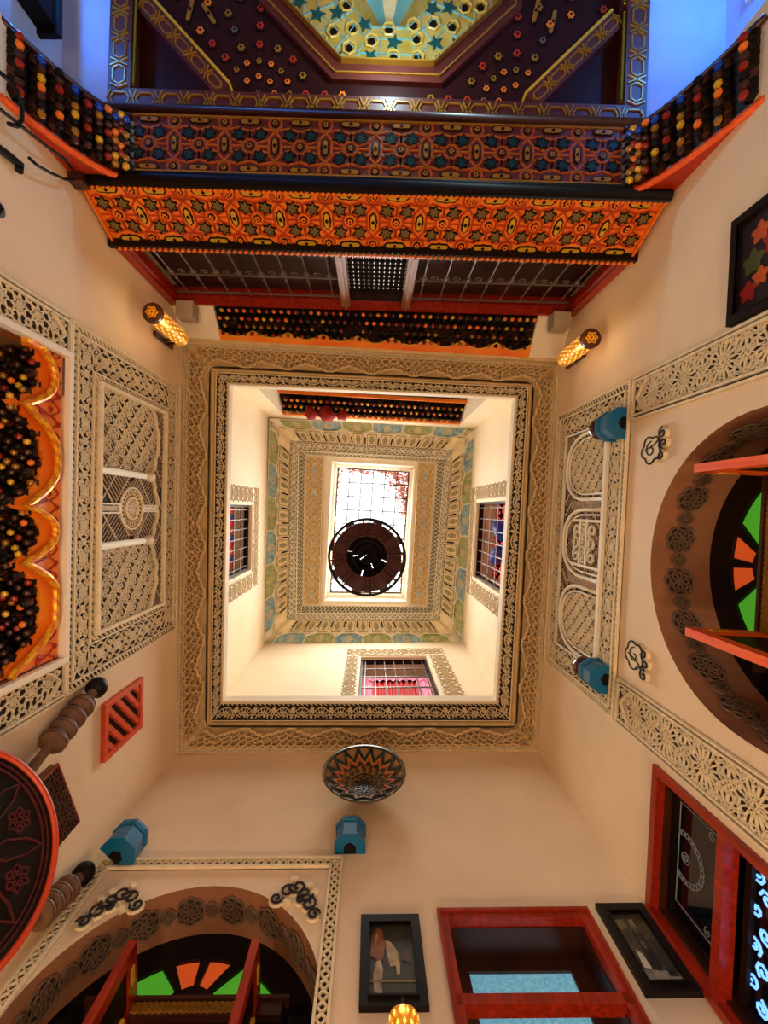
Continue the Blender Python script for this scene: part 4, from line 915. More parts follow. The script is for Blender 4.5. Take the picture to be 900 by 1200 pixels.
for nm, ua, ub in (('left', uX(-30) , uX(-206)), ('right', uX(210), uX(41))):
    ua, ub = min(ua, ub), max(ua, ub); g = part('grille', MB().box((ua, h0 + 16, -7.4), (ub, h0 + 17.6, -6)).box((ua, h0 + 62, -7.4), (ub, h0 + 63.6, -6)).box((ua, h1 - 14, -7.4), (ub, h1 - 12.6, -6)), M['greyiron'], t, 'dark iron grille')
    for k in range(8):
        u = ua + (k + .5) * (ub - ua) / 8; b_ = part('bar', MB().tube([(u, h0 + 8, -6.6), (u, h1 - 10, -6.6)], .8, 6).lathe([(.8, -4), (2.2, -1), (2.2, 1), (.8, 4)], (u, h0 + 56, -6.6), 6, (0, 1, 0)).lathe([(.8, -3), (1.8, 0), (.8, 3)], (u, h0 + 70, -6.6), 6, (0, 1, 0)), M['greyiron'], g)
    mb = MB()
    for k in range(17):
        u = ua + k * (ub - ua) / 16.; s_ = 1 if k % 2 else -1
        if ua + 5 < u < ub - 5:
            for hh in (h0 + 22, h0 + 57): mb.tube([(x, y, -6.6) for (x, y), _ in spiral(u, hh, 4.2, 0, 1.2, 10, s_)], .6, 4)
    part('scrollwork', mb, M['greyiron'], t, kind='stuff')
    part('dark_backing', MB().box((ua - 3, h0 + 4, -17), (ub + 3, h1 - 6, -16)), mat('dark_timber_backing', (52, 16, 12), .4, rgb2=(26, 10, 8), scale=4), t)
lu0, lu1 = uX(32), uX(-22); 
part('lit_backing', MB().box((lu0, h0 + 6, -17), (lu1, h1 - 6, -16)), mat('lit_room_behind_lattice', (230, 225, 215), .6, emit=(255, 250, 240), est=.8), t)
ball = MB().lathe([(.9, -3.4), (2.5, -1.4), (2.7, 0), (2.5, 1.4), (.9, 3.4)], (0, 0, 0), 8, (0, 1, 0)).tube([(-3.2, 0, 0), (3.2, 0, 0)], .7, 5).mesh('lattice_bead', M['black']); nx, ny = 11, 11
for i in range(nx):
    for j in range(ny): inst('lattice_bead', ball, t, (lu0 + (i + .5) * (lu1 - lu0) / nx, h0 + 11 + (j + .5) * 84 / ny, -7))
part('lattice_base', MB().box((lu0, h1 - 26, -9), (lu1, h1 - 8, -5)), M['black'], t)
# ------------------------------------------------------------------ eave over the screen: plaster cove with a strip of wooden stalactites
ev = thing('wall_north_cove', 'plaster cove above the balcony screen', 'wall', NORTH, (NL / 2, 488, 0), kind='structure')
def cove(u, b, z=0): a = u / NL; D = 39 - 12 * a; return (u, 487 + 29 * b - z * .8, b * D - 1 + z * .6)
e0, e1 = uX(184), uX(-174)
for ua, ub in ((0, e0), (e1, NL)): part('cove_plaster', MB().grid(4, 6, lambda a, b: cove(ua + a * (ub - ua), b)).grid(1, 6, lambda a, b: cove(ub if ua == 0 else ua, b, -5 * a)), M['white'], ev)
part('cove_back', MB().grid(1, 1, lambda a, b: cove(e0 + a * (e1 - e0), b, -4.5)).grid(1, 1, lambda a, b: cove(e0 + a * (e1 - e0), 1, -4.5 * b)), M['black'], ev)
part('cove_ledge', MB().box((0, 485, -80), (NL, 488, 1)), M['redwood'], ev)
part('cornice_shelf', MB().grid(1, 1, lambda a, b: (a * NL, 515 + 3 * b, (39 - 12 * a) - 6 + 8 * b)), M['tan'], ev)
for s_, x in ((1, -198), (-1, 203)): solo('stub_block', MB().box((uX(x) - 9, 470, 4), (uX(x) + 9, 487, 20)), mat('grey_stone', (176, 158, 136), .7), NORTH, 'grey plaster stub block at the %s end of the balcony screen' % ('left' if s_ > 0 else 'right'), 'block')
t = thing('stalactite_eave', 'strip of dark wooden stalactites with a scalloped orange edge under the balcony screen', 'eave', NORTH, ((e0 + e1) / 2, 488, 0))
def fe(i, j):
    u = e0 + 4 + (j + .5 * (i % 2)) * 8.2; b = .10 + i * .21
    if u > e1 - 3: return None
    return (cove(u, b, -2), (0, -.62, .78))
cells(t, fe, 4, 43, pick=lambda i, j: rr_.choice((0, 1, 2, 3, 1)) if i < 2 else rr_.choice((2, 3, 4, 5)), sc=.8)
ns = 9; pts = []
for k in range(ns * 12 + 1): x = k / 12; q = abs((x % 1) * 2 - 1); pts.append((e0 + (e1 - e0) * x / ns, .86 - .17 * q ** 1.5))
part('scalloped_edge', MB().prism([(e1, 1.0), (e0, 1.0)] + pts, -2, 1, fn=lambda x, y, z: cove(x, y, z)), M['orgpaint'], t)
part('edge_line', MB().tube([cove(u, b, 1.5) for u, b in pts], .8, 5), M['gold'], t)
# ------------------------------------------------------------------ upper balcony on the north wall
t = thing('upper_stalactite_eave', 'small orange and black wooden eave high on the upper north wall', 'eave', NUP, (sum(nu) / 2, 880, -6))
def fu(i, j):
    u = nu[0] + 6 + (j + .5 * (i % 2)) * 11.5
    if u > nu[1] - 5: return None
    return ((u, 872 + i * 14, -26 + i * 9), (0, -.7, .7))
cells(t, fu, 3, 32, pick=lambda i, j: (0, 1, 5, 3)[(i + j) % 4], sc=1.15)
pts = [(nu[0] + (nu[1] - nu[0]) * k / 96, 906 + 4 * abs(sin(pi * k / 12))) for k in range(97)]
part('scalloped_edge', MB().prism([(nu[1], 918), (nu[0], 918)] + pts, -4, -1), M['orgpaint'], t)
part('eave_back', MB().grid(1, 1, lambda a, b: (nu[0] + a * (nu[1] - nu[0]), 846 + 74 * b, -44 + 34 * b)), M['black'], t)
part('eave_rail', MB().box((nu[0], 852, -36), (nu[1], 858, -30)), M['orgpaint'], t)
u0 = NUP.u(x=-175)
for k, (x, h, r) in enumerate(((-120, 868, 13), (-88, 872, 16), (-56, 872, 11))):
    u = NUP.u(x=x); mb = MB().lathe([(0, -r), (r * .55, -r * .8), (r * .9, -r * .2), (r, r * .4), (r * .5, r * .9), (.1, r * 1.3)], (u, h, 2), 12, (0, 1, 0))
    mb.v = [(a + 2 * sin(b * .9 + c), b, c + 2 * sin(a * .8)) for a, b, c in mb.v]
    solo('cloth_bundle', mb, mat('red_cloth', (140, 12, 2), .9), NUP, ('small red cloth bundle at the left end of the upper eave', 'largest red cloth bundle hanging on the upper eave', 'red cloth bundle right of the largest one on the upper eave')[k], 'cloth', smooth=True)
# ------------------------------------------------------------------ upper storey windows with carved surrounds
def upper_window(k, fr, r, sm, label, kind):
    u0, v0, u1, v1 = r; t = thing('window_%d' % k, label, 'window', fr, ((u0 + u1) / 2, v0, 0), kind='structure')
    a, b, c, d = sm; mb = MB().prism([(u0 - a, v0), (u0 - a, v1 + c), (u1 + b, v1 + c), (u1 + b, v0), (u1 + 4, v0), (u1 + 4, v1 + 4), (u0 - 4, v1 + 4), (u0 - 4, v0)], 0, 2); part('carved_surround', mb, M['white'], t)
    oc_ = mat('olive_relief', (196, 170, 122), .7); w = min(a, b, c) - 8
    mb = MB().segs(pat_arab(u1 - u0 + a + b - 6, c - 8, 26) , 1.3, 2, 3, xf(u0 - a + 3, v1 + 6)).segs(pat_arab(v1 - v0, a - 8, 26), 1.3, 2, 3, xf_rot(u0 - a + 3, v0)).segs(pat_arab(v1 - v0, b - 8, 26), 1.3, 2, 3, xf_rot(u1 + 5, v0)); part('surround_carving', mb, oc_, t, kind='stuff')
    fb = MB(); frame_bar(fb, u0, v0, u1, v1, 4, -14, -6); part('window_frame', fb, M['black'], t)
    n = 7; W = u1 - u0; mb = MB()
    g = part('grille', MB().box((u0, v1 - 46, -9), (u1, v1 - 44, -7)).box((u0, v1 - 84, -9), (u1, v1 - 82, -7)).box((u0, v1 - 130, -9), (u1, v1 - 128, -7)), M['greyiron'] if kind != 'dark' else M['iron'], t)
    for q in range(n): u = u0 + (q + .5) * W / n; part('bar', MB().tube([(u, v0, -8), (u, v1 - 4, -8)], 1.1, 5).lathe([(1, -5), (3, 0), (1, 5)], (u, v1 - 60, -8), 6, (0, 1, 0)), M['greyiron'], g)
    return t
w2 = upper_window(2, WEST, UW, (36, 38, 40, 0), 'upper left window with an iron grille over blue and red cloth', 'w')
w3 = upper_window(3, SOUTH, US, (30, 40, 44, 0), 'upper window at the bottom of the opening with red curtains behind an iron grille', 's')
w4 = upper_window(4, EAST, UE, (40, 34, 40, 0), 'upper right window with dark blue cloth and orange glow behind a grille', 'e')
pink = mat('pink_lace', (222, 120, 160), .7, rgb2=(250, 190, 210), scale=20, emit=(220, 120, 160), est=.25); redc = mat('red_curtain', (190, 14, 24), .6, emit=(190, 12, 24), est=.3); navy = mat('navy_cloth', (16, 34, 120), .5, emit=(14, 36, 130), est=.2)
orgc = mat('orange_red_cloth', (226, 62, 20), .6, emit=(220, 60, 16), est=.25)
def folds(u0, u1, v0, v1, d, n, amp=1.6): return MB().grid(n * 8, 2, lambda a, b: (u0 + (u1 - u0) * a, v0 + (v1 - v0) * b, d + amp * sin(2 * pi * n * a)))
u0, v0, u1, v1 = US
part('red_curtain', folds(u0 + 22, u1 - 24, v0, v1 - 40, -34, 8), redc, w3, smooth=True); part('lace_panel', folds(u0 + 2, u0 + 22, v0, v1 - 26, -32, 2), pink, w3, smooth=True); part('lace_panel', folds(u1 - 24, u1 - 2, v0, v1 - 26, -32, 2), pink, w3, smooth=True); part('lace_valance', folds(u0 + 2, u1 - 2, v1 - 42, v1 - 26, -30, 10), pink, w3, smooth=True)
u0, v0, u1, v1 = UW
for k in range(9): part('hanging_strip', folds(u0 + 6 + k * 12.5, u0 + 15 + k * 12.5, v0, v1 - 14, -30, 1, 1), (orgc, navy, redc)[k % 3], w2, smooth=True)
u0, v0, u1, v1 = UE
part('orange_curtain', folds(u0 + 4, u1 - 4, v0, v1 - 60, -36, 9), orgc, w4, smooth=True)
part('red_valance', folds(u0 + 4, u1 - 4, v1 - 40, v1 - 16, -36, 12), redc, w4, smooth=True)
for a_, b_ in ((52, 50), (98, 62)): mb = MB().lathe([(0, -26), (12, -22), (15, 0), (12, 22), (0, 26)], (u0 + a_, v1 - b_ - 30, -26), 14, (.5 if a_ > 80 else -.5, 1, 0)); part('draped_cloth', mb, navy, w4, smooth=True)
# ================================================================== things hung on the walls
def blue_lamp(fr, px, py, label, w=26, hgt=22, dep=17):
    u, v = fr.pix(px, py); t = thing('wall_lamp', label, 'lamp', fr, (u, v, 0), group='blue octagonal wall lamps')
    def half(r, d, z0, z1, mb):
        p = [(-r, 0), (-r, d * .55), (-r * .45, d), (r * .45, d), (r, d * .55), (r, 0)]; mb.prism(p, z0, z1, fn=lambda x, y, z: (u + x, v + z, y))
    mb = MB(); half(w / 2, dep, 0, 2, mb); half(w / 2 - 1.2, dep - 1.2, 2, hgt - 5, mb); part('lamp_body', mb, M['bluelamp'], t)
    mb = MB(); half(w / 2 - .4, dep - .4, hgt - 5, hgt - 3, mb); half(w / 2, dep, hgt - 3, hgt, mb); part('stepped_rim', mb, M['bluelamp'], t)
    p = [(-5, 0), (-5, 6), (0, 9), (5, 6), (5, 0)]; part('dark_opening', MB().prism(p, -.4, .2, fn=lambda x, y, z: (u + x, v + z, y + .6)), M['black'], t)
    part('shadow_bulge', MB().lathe([(4, hgt), (8.5, hgt + 4), (10, hgt + 10), (7, hgt + 16), (0, hgt + 18)], (u, v, dep * .5), 12, (0, 1, 0)), mat('plum_shadow_tone', (70, 44, 48), .15), t, smooth=True) if fr is EAST else None  # dark solid above the lamp, standing in for its cast shadow
    return t
CORNER = Frame((-222, 266), (-202, 286))
blue_lamp(CORNER, 131, 1009, 'blue octagonal wall lamp beside the carved wooden post in the lower left corner', 28, 22, 20)
blue_lamp(SOUTH, 410, 1001, 'blue octagonal wall lamp below the ceramic bowl')
blue_lamp(EAST, 738, 496, 'blue octagonal wall lamp on the upper end of the carved panel on the right wall', 26, 20, 19)
blue_lamp(EAST, 717, 797, 'blue octagonal wall lamp on the lower end of the carved panel on the right wall', 24, 20, 19)
# brass cylinder sconces under the cornice
def brass_sconce(x, y, hb, ht, fr, label):
    t = thing('brass_sconce', label, 'lamp', WORLD, (x, y, hb), group='brass cylinder sconces'); r = 8
    part('cylinder', MB().lathe([(r, hb), (r, ht), (r * .9, ht)], (x, y, 0), 20), M['brass'], t, smooth=True)
    mb = MB()
    for k in range(12):
        for j in range(7): a = 2 * pi * (k + .5 * (j % 2)) / 12; hh = hb + 6 + j * (ht - hb - 10) / 7; mb.face([(x + (r + .3) * cos(a + q), y + (r + .3) * sin(a + q), hh + w) for q, w in ((-.1, 0), (0, -2.4), (.1, 0), (0, 2.4))])
    part('pierced_holes', mb, mat('glowing_amber_pierce', (250, 190, 80), .4, emit=(255, 190, 80), est=1.5), t, kind='stuff')
    mb = MB().lathe([(r + 1.2, hb + 3), (r + 1.2, hb - 1), (r * .8, hb - 1.6), (0, hb - .6)], (x, y, 0), 20); part('end_cap', mb, M['dkbrown'], t)
    part('cap_star', MB().segs(flower(0, 0, 5.5, 6), .7, hb - 1.4, hb - 2.6, lambda a, b, z: (x + a, y + b, z)), M['brass'], t)
    sx = 1 if fr is WEST else -1; wx = -220.5 if sx > 0 else 218.5
    mb = MB().box((min(wx, wx + sx * 3), y - 2.5, ht - 14), (max(wx, wx + sx * 3), y + 2.5, ht + 26)).tube([(wx, y, ht + 18), (x - sx * 1, y, ht + 6)], 1.8, 6).tube([(wx, y, ht + 4), (x - sx * 3, y, ht + 4)], 1.5, 6); part('bracket', mb, M['dkbrown'], t); return t
brass_sconce(-198, -178, 402, 462, WEST, 'amber pierced brass cylinder sconce near the top left corner of the cornice')
brass_sconce(203, -158, 410, 466, EAST, 'amber pierced brass cylinder sconce near the top right corner of the cornice')
light('sconce_light', 'POINT', -180, -170, 395, .9, (1, .62, .25), .04); light('sconce_light', 'POINT', 185, -152, 400, .9, (1, .62, .25), .04)
# ceramic bowl: hangs tilted forward on the south wall
bx, by, bh = -7, 261, 440      # hangs almost upright, rim facing the courtyard
ax = Vector((0, -.995, -.10)).normalized(); ctr = Vector((bx, by, bh))
t = thing('ceramic_bowl', 'large patterned ceramic bowl hung on the bottom wall above a blue lamp', 'bowl', WORLD, tuple(ctr))
bowlp = [(0, -17), (12, -16.5), (26, -11), (36, -4), (40.5, 1), (41.5, 2), (39.5, 1.4), (34, -2), (25, -8), (12, -13), (0, -14)]
part('bowl_body', MB().lathe(bowlp, ctr, 40, ax, mi=[0, 0, 0, 0, 1, 1, 2, 2, 2, 2]), [mat('glazed_ochre', (120, 92, 50), .3), mat('rim_green_glaze', (60, 84, 56), .25), mat('bowl_inner_glaze', (124, 88, 46), .3, rgb2=(176, 130, 70), scale=16)], t, smooth=True)
e_ = ax.orthogonal().normalized(); f_ = ax.cross(e_)
def bowlfn(x, y, z):
    r = sqrt(x * x + y * y); d = -14 + 14.5 * (r / 38) ** 1.9 + z; p = ctr + ax * d + e_ * x + f_ * y; return tuple(p)
zz = [((26 + (k % 2) * 11) * cos(2 * pi * k / 32), (26 + (k % 2) * 11) * sin(2 * pi * k / 32)) for k in range(32)]
zi = [(24 + (k % 2) * 9) for k in range(32)]
part('zigzag_glaze', MB().segs(pl(zz, True), 2.6, .8, 2, bowlfn), mat('dark_blue_green_glaze', (28, 48, 44), .25), t); part('zigzag_band', MB().segs(pl([(q * .93 * cos(2 * pi * k / 32), q * .93 * sin(2 * pi * k / 32)) for k, q in enumerate(zi)], True), 2.2, .8, 1.8, bowlfn), mat('orange_glaze', (186, 104, 44), .3), t)
sg = ring(0, 0, 24, 32) + ring(0, 0, 22, 32) + ring(0, 0, 13, 24) + ring(0, 0, 38, 40)
for k in range(16): a = 2 * pi * k / 16; sg += spiral(17.5 * cos(a), 17.5 * sin(a), 3.2, a, 1.1, 7)
sg += flower(0, 0, 12, 8) + flower(0, 0, 7, 8, .4); part('painted_motifs', MB().segs(sg, .9, .8, 1.7, bowlfn), mat('brown_black_glaze', (46, 34, 24), .3), t, kind='stuff')
# framed pictures
def picture(name, fr, r, label, fw_, art, dd=4, fm='black'):
    u0, v0, u1, v1 = r; t = thing(name, label, 'picture', fr, ((u0 + u1) / 2, v0, 0)); mb = MB(); frame_bar(mb, u0, v0, u1, v1, fw_, 0, dd); frame_bar(mb, u0 + fw_ - 1, v0 + fw_ - 1, u1 - fw_ + 1, v1 - fw_ + 1, 1, dd - 1, dd + .8); part('frame', mb, M[fm], t)
    part('canvas', MB().box((u0 + 1, v0 + 1, .2), (u1 - 1, v1 - 1, 1.2)), art[0], t)
    for poly, m in art[1]:
        w, h = u1 - u0 - 2 * fw_, v1 - v0 - 2 * fw_
        part('painted_figure', MB().prism([(u0 + fw_ + x * w, v0 + fw_ + y * h) for x, y in poly], 1.2, 1.5), m, t)
    return t
pc = lambda n, c, c2=None: mat(n, c, .5, rgb2=c2, scale=26)
horse = (pc('picture_dark_ground', (26, 30, 22), (60, 54, 36)), [
 ([(.02, .55), (.05, .85), (.18, .97), (.3, .93), (.36, .7), (.3, .5), (.18, .48)], pc('chestnut_paint', (110, 50, 18), (150, 84, 40))),
 ([(.36, .78), (.5, .74), (.64, .6), (.68, .42), (.66, .3), (.6, .3), (.58, .42), (.46, .4), (.4, .55)], pc('cream_paint', (186, 168, 126), (150, 124, 84))),
 ([(.1, .02), (.08, .3), (.14, .46), (.24, .52), (.3, .36), (.26, .18), (.28, .02)], pc('cream_robe_paint', (196, 180, 140), (130, 96, 60))),
 ([(.1, .74), (.16, .88), (.22, .82), (.14, .7)], pc('blaze_paint', (214, 200, 170))),
 ([(0, .22), (1, .22), (1, .2), (0, .2)], pc('fence_paint', (130, 110, 66))), ([(.3, .02), (1, .02), (1, .18), (.3, .18)], pc('grass_paint', (64, 62, 36), (40, 46, 24))),
 ([(.74, .5), (.84, .66), (.92, .6), (.9, .44)], pc('dim_brown_paint', (78, 48, 36)))])
picture('framed_picture', SOUTH, (SOUTH.u(x=-7), 251, SOUTH.u(x=33), 308), 'dark framed painting of a horse with robed riders left of the wooden window', 6, horse)
photo = (pc('photo_grey_ground', (84, 78, 50), (40, 38, 28)), [
 ([(0, 0), (1, 0), (1, .16), (0, .2)], pc('photo_pale', (170, 164, 146), (110, 104, 92))), ([(.36, .2), (.42, .7), (.56, .86), (.66, .7), (.7, .3), (.56, .16)], pc('photo_black', (22, 20, 20))),
 ([(.46, .5), (.5, .9), (.62, .92), (.64, .56), (.56, .44)], pc('photo_robe', (150, 140, 122))), ([(.14, .22), (.2, .46), (.32, .4), (.34, .2)], pc('photo_white', (205, 196, 176))),
 ([(.72, .1), (.74, .62), (.96, .6), (.98, .1)], pc('photo_dark', (46, 42, 38))), ([(.06, .74), (.06, .9), (.34, .92), (.34, .78)], pc('photo_sign', (120, 116, 84)))])
picture('framed_photograph', SOUTH, (SOUTH.u(x=159), 257, SOUTH.u(x=193), 315), 'dark framed old photograph of figures in robes in the corner right of the wooden window', 6, photo)
fp = (pc('painting_black_ground', (18, 12, 12), (40, 20, 16)), [])
for k, (x, y, r, c) in enumerate(((.2, .9, .1, 'r'), (.3, .78, .09, 'o'), (.22, .6, .08, 'r'), (.5, .86, .12, 'd'), (.62, .66, .12, 'r'), (.78, .8, .1, 'o'), (.35, .45, .05, 'y'), (.55, .4, .06, 'g'), (.8, .45, .12, 'r'), (.28, .28, .05, 'y'), (.5, .2, .09, 'o'), (.75, .2, .1, 'd'))):
    cm_ = {'r': ('crimson_paint', (150, 26, 14)), 'o': ('orange_flower_paint', (190, 84, 30)), 'd': ('dull_green_paint', (70, 78, 30)), 'y': ('cream_flower_paint', (200, 180, 100)), 'g': ('leaf_paint', (40, 90, 40))}[c]
    fp[1].append(([(x + r * (1 + .25 * cos(5 * a)) * cos(a), y + r * (1 + .25 * cos(5 * a)) * sin(a) * .8) for a in [2 * pi * q / 20 for q in range(20)]], pc(*cm_)))
picture('flower_painting', EAST, (EAST.u(y=-109), 190, EAST.u(y=-172), 266), 'dark framed painting of red flowers on the upper right wall', 5, fp)
# ------------------------------------------------------------------ wooden window in the south wall
u0, v0, u1, v1 = SW_; t = thing('window_5', 'red varnished wooden window with frosted cyan glass in the bottom wall', 'window', SOUTH, ((u0 + u1) / 2, v0, 0), kind='structure')
mb = MB(); frame_bar(mb, u0 - 3, v0 - 3, u1 + 3, v1 + 3, 7, -3, 3); frame_bar(mb, u0 - 3, v0 - 3, u1 + 3, v1 + 3, 2, 3, 4.5); mb.box((u0, 252, -5), (u1, 258, 3)); part('window_frame', mb, M['redwood'], t)
mb = MB(); frame_bar(mb, u0, v0, u1, v1, 5, -40, -3); part('reveal_lining', mb, M['dkbrown'], t)
mb = MB(); mb.prism(rect(u0 + 5, v0 + 5, u1 - 5, v1 - 5), -30, -24, holes=[rect(u0 + 16, 262, u1 - 16, v1 - 13), rect(u0 + 16, v0 + 20, u1 - 16, 240)]); part('sash', mb, M['dkbrown'], t)
part('frosted_pane', MB().box((u0 + 15, 261, -28), (u1 - 15, v1 - 12, -26)), M['frost'], t, 'frosted cyan pane'); part('dark_pane', MB().box((u0 + 15, v0 + 19, -28), (u1 - 15, 241, -26)), M['darkglass'], t, 'dark pane')
# ------------------------------------------------------------------ double window in the east wall
u0, v0, u1, v1 = EW; t = thing('window_6', 'large red framed double window with dark etched glass on the right wall', 'window', EAST, ((u0 + u1) / 2, v0, 0), kind='structure')
mb = MB(); frame_bar(mb, u0 - 2, v0 - 2, u1 + 2, v1 + 2, 5.5, -3, 3); mb.box((u0 + 3, 248, -6), (u1 - 3, 254, 2.5)).box((u0 + 4, 120, -8), (u1 - 4, 130, 3)); part('window_frame', mb, M['redwood'], t)
mb = MB(); frame_bar(mb, u0, v0, u1, v1, 5, -42, -3); part('reveal_lining', mb, M['dkbrown'], t)
for a, b in ((259, v1 - 6), (132, 245)):
    mb = MB(); frame_bar(mb, u0 + 6, a, u1 - 6, b, 4, -12, -7); part('sash', mb, M['black'], t)
wc = mat('etched_white_line', (150, 160, 170), .5); mid = (u0 + u1) / 2
p = part('etched_pane', MB().box((u0 + 10, 262, -11), (u1 - 10, v1 - 9, -10)), M['darkglass'], t, 'dark pane etched with a white rosette')
mb = MB().segs(ring(mid, 293, 16, 30) + ring(mid, 293, 13.5, 30) + ring(mid, 293, 3.4, 12) + ring(mid, 293, 1.6, 8) + sum([ring(mid + 14.8 * cos(2 * pi * k / 26), 293 + 14.8 * sin(2 * pi * k / 26), 1.7, 6) for k in range(26)], []) + pl(rect(u0 + 16, 268, u1 - 16, v1 - 10), True) + spiral(u0 + 20, 272, 3, 0) + spiral(u1 - 20, 272, 3, 0), .5, -10, -9.5)
part('etched_rosette', mb, wc, p, kind='stuff')
part('pale_pane', MB().box((u0 + 11, 259, -9.6), (u1 - 30, 267, -9)), M['paleglass'], t, 'pale blue pane strip')
p = part('etched_pane', MB().box((u0 + 10, 134, -11), (u1 - 10, 243, -10)), M['darkglass'], t, 'dark pane with glowing blue curls')
bc = mat('backlit_blue_scroll', (120, 180, 240), .4, emit=(110, 180, 255), est=1.2); sg = []
for k in range(8):
    for j in range(6): sg += spiral(u0 + 16 + k * 9.5, 144 + j * 18 + (k % 2) * 6, 4.4, k * 1.3, 1.3, 10, 1 if k % 2 else -1)
part('glowing_scroll', MB().segs(keep(sg, lambda x, y: 136 < y < 241), 1.5, -10, -9.4), bc, p, kind='stuff')
part('etched_pane', MB().box((u0 + 10, v0 + 6, -11), (u1 - 10, 119, -10)), M['darkglass'], t)
# ------------------------------------------------------------------ slatted wooden vent on the west wall
va = [WEST.pix(*q) for q in ((172, 790), (171, 846), (127, 886), (128, 822))]
u0, u1 = WEST.u(y=163), WEST.u(y=212); v0, v1 = 371, 433
t = thing('wooden_vent', 'small orange red wooden vent with slanted slats on the left wall', 'vent', WEST, ((u0 + u1) / 2, v0, 0)); mb = MB(); frame_bar(mb, u0, v0, u1, v1, 5, 0, 4); part('vent_frame', mb, M['vent'], t)
part('vent_back', MB().box((u0 + 3, v0 + 3, .1), (u1 - 3, v1 - 3, .6)), M['black'], t)
for k in range(-2, 5):
    c_ = k * 15.; q_ = clip([((u0 - 40, v0 - 40 + c_), (u1 + 40, v0 - 40 + c_ + (u1 - u0 + 80) * 1.0))], u1 - u0 - 8, v1 - v0 - 8, u0 + 4, v0 + 4)
    if q_: part('slat', MB().segs(q_, 5.6, .6, 3), M['vent'], t)
# ------------------------------------------------------------------ carved wooden posts, tablet and tray on the west wall
def carved_post(a, b, label, r0=6.5):
    (ua, va_), (ub, vb_) = WEST.pix(*a, d=9), WEST.pix(*b, d=9); A = Vector((ua, va_, 9)); B = Vector((ub, vb_, 9)); L = (B - A).length
    t = thing('carved_post', label, 'carving', WEST, (ua, va_, 9)); ax = (B - A).normalized(); q = L / 90
    part('knob', MB().lathe([(0, -2), (6, 0), (8, 4), (7.5, 9), (4, 11)], A, 18, ax), M['black'], t, smooth=True)
    part('neck', MB().lathe([(4, 10), (3.2, 14), (4.5, 18), (r0 * .8, 20)], A, 18, ax), M['carvedwood'], t, smooth=True)
    prof = [(r0 * .8, 20)]
    for k in range(4):
        z = 20 + k * 11 * q; prof += [(r0 * 1.12, z + 1), (r0 * 1.38, z + 3 * q), (r0 * 1.38, z + 8 * q), (r0 * 1.12, z + 10 * q)]
    prof += [(3.5, 66 * q), (3, 70 * q), (3.8, L)]
    part('shaft', MB().lathe(prof, A, 18, ax), M['carvedwood'], t, smooth=True)
    mb = MB()
    for k in range(4): z = 20 + k * 11 * q; mb.lathe([(r0 * 1.1, z - .6), (r0 * 1.2, z + .2), (r0 * 1.1, z + 1)], A, 18, ax); mb.lathe([(r0 * 1.37, z + 5.2 * q), (r0 * 1.43, z + 5.6 * q), (r0 * 1.37, z + 6.2 * q)], A, 18, ax)
    part('carved_rings', mb, M['dkbrown'], t, kind='stuff'); return t
carved_post((118, 800), (28, 912), 'carved wooden post with a black knob hanging below the lattice frieze')
carved_post((103, 1019), (20, 1098), 'carved wooden post with a black knob next to the corner blue lamp')
(ua, va_), (ub, vb_), (uc_, vc_), (ud, vd) = [WEST.pix(*q, d=5) for q in ((67, 896), (92, 963), (66, 992), (36, 925))]
t = thing('carved_tablet', 'small dark carved wooden tablet between the two carved posts', 'carving', WEST, (ua, va_, 0)); poly = [(ua, va_), (ub, vb_), (uc_, vc_), (ud, vd)]
part('tablet_board', MB().prism(poly, 0, 5), M['carvedwood'], t); o_ = Vector(poly[0]); eu_ = (Vector(poly[1]) - o_); ev_ = (Vector(poly[3]) - o_)
fn = lambda x, y, z: (o_.x + eu_.x * x + ev_.x * y, o_.y + eu_.y * x + ev_.y * y, z)
sg = [((a / eu_.length, b / ev_.length), (c / eu_.length, d / ev_.length)) for (a, b), (c, d) in pat_star(eu_.length - 4, ev_.length - 2, 9)]
mb = MB()
for (a, b), (c, d) in sg: p0 = fn(a + .05, b + .02, 0); p1 = fn(c + .05, d + .02, 0); mb.segs([((p0[0], p0[1]), (p1[0], p1[1]))], 1, 5, 6.4)
part('tablet_carving', mb, M['dkbrown'], t, kind='stuff'); part('tablet_rim', MB().tube([(x, y, 5) for x, y in poly], 1.3, 6, True), M['redwood'], t)
# round tray: leans out from the west wall, its face turned down
tc_ = Vector((-189.4, 157.6, 197.1)); nn = Vector((.837, -.535, -.114)).normalized(); e1 = Vector((0, 0, 1)); e1 = (e1 - nn * e1.dot(nn)).normalized()
e2 = nn.cross(e1).normalized()
TF = Frame(0, M0=Matrix(((e1.x, e2.x, nn.x, tc_.x * S), (e1.y, e2.y, nn.y, tc_.y * S), (e1.z, e2.z, nn.z, CZ + tc_.z * S), (0, 0, 0, 1)))); R = 50
t = thing('round_tray', 'large round dark tray painted with red arabesques leaning on the wall at the left edge', 'tray', TF, (0, 0, 0))
part('tray_board', MB().lathe([(0, -2), (R, -2), (R, 1), (0, 1)], (0, 0, 0), 64), M['black'], t); part('tray_rim', MB().tube([(R * cos(2 * pi * k / 72), R * sin(2 * pi * k / 72), 1) for k in range(72)], 1.7, 8, True), mat('orange_red_rim', (196, 62, 18), .4), t, smooth=True)
dr = mat('dull_crimson_paint', (70, 12, 10), .4); sg = ring(0, 0, R * .91, 48) + ring(0, 0, R * .86, 48) + ring(0, 0, R * .3, 24)
for k in range(8):
    a = 2 * pi * k / 8 + .2; sg += pl([(R * r * cos(a + w), R * r * sin(a + w)) for r, w in ((.3, 0), (.5, .18), (.7, .1), (.84, 0), (.7, -.1), (.5, -.18), (.3, 0))]) + [((shift(flower(0, 0, 6, 6), R * .66 * cos(a + .39), R * .66 * sin(a + .39)))[i]) for i in range(30)]
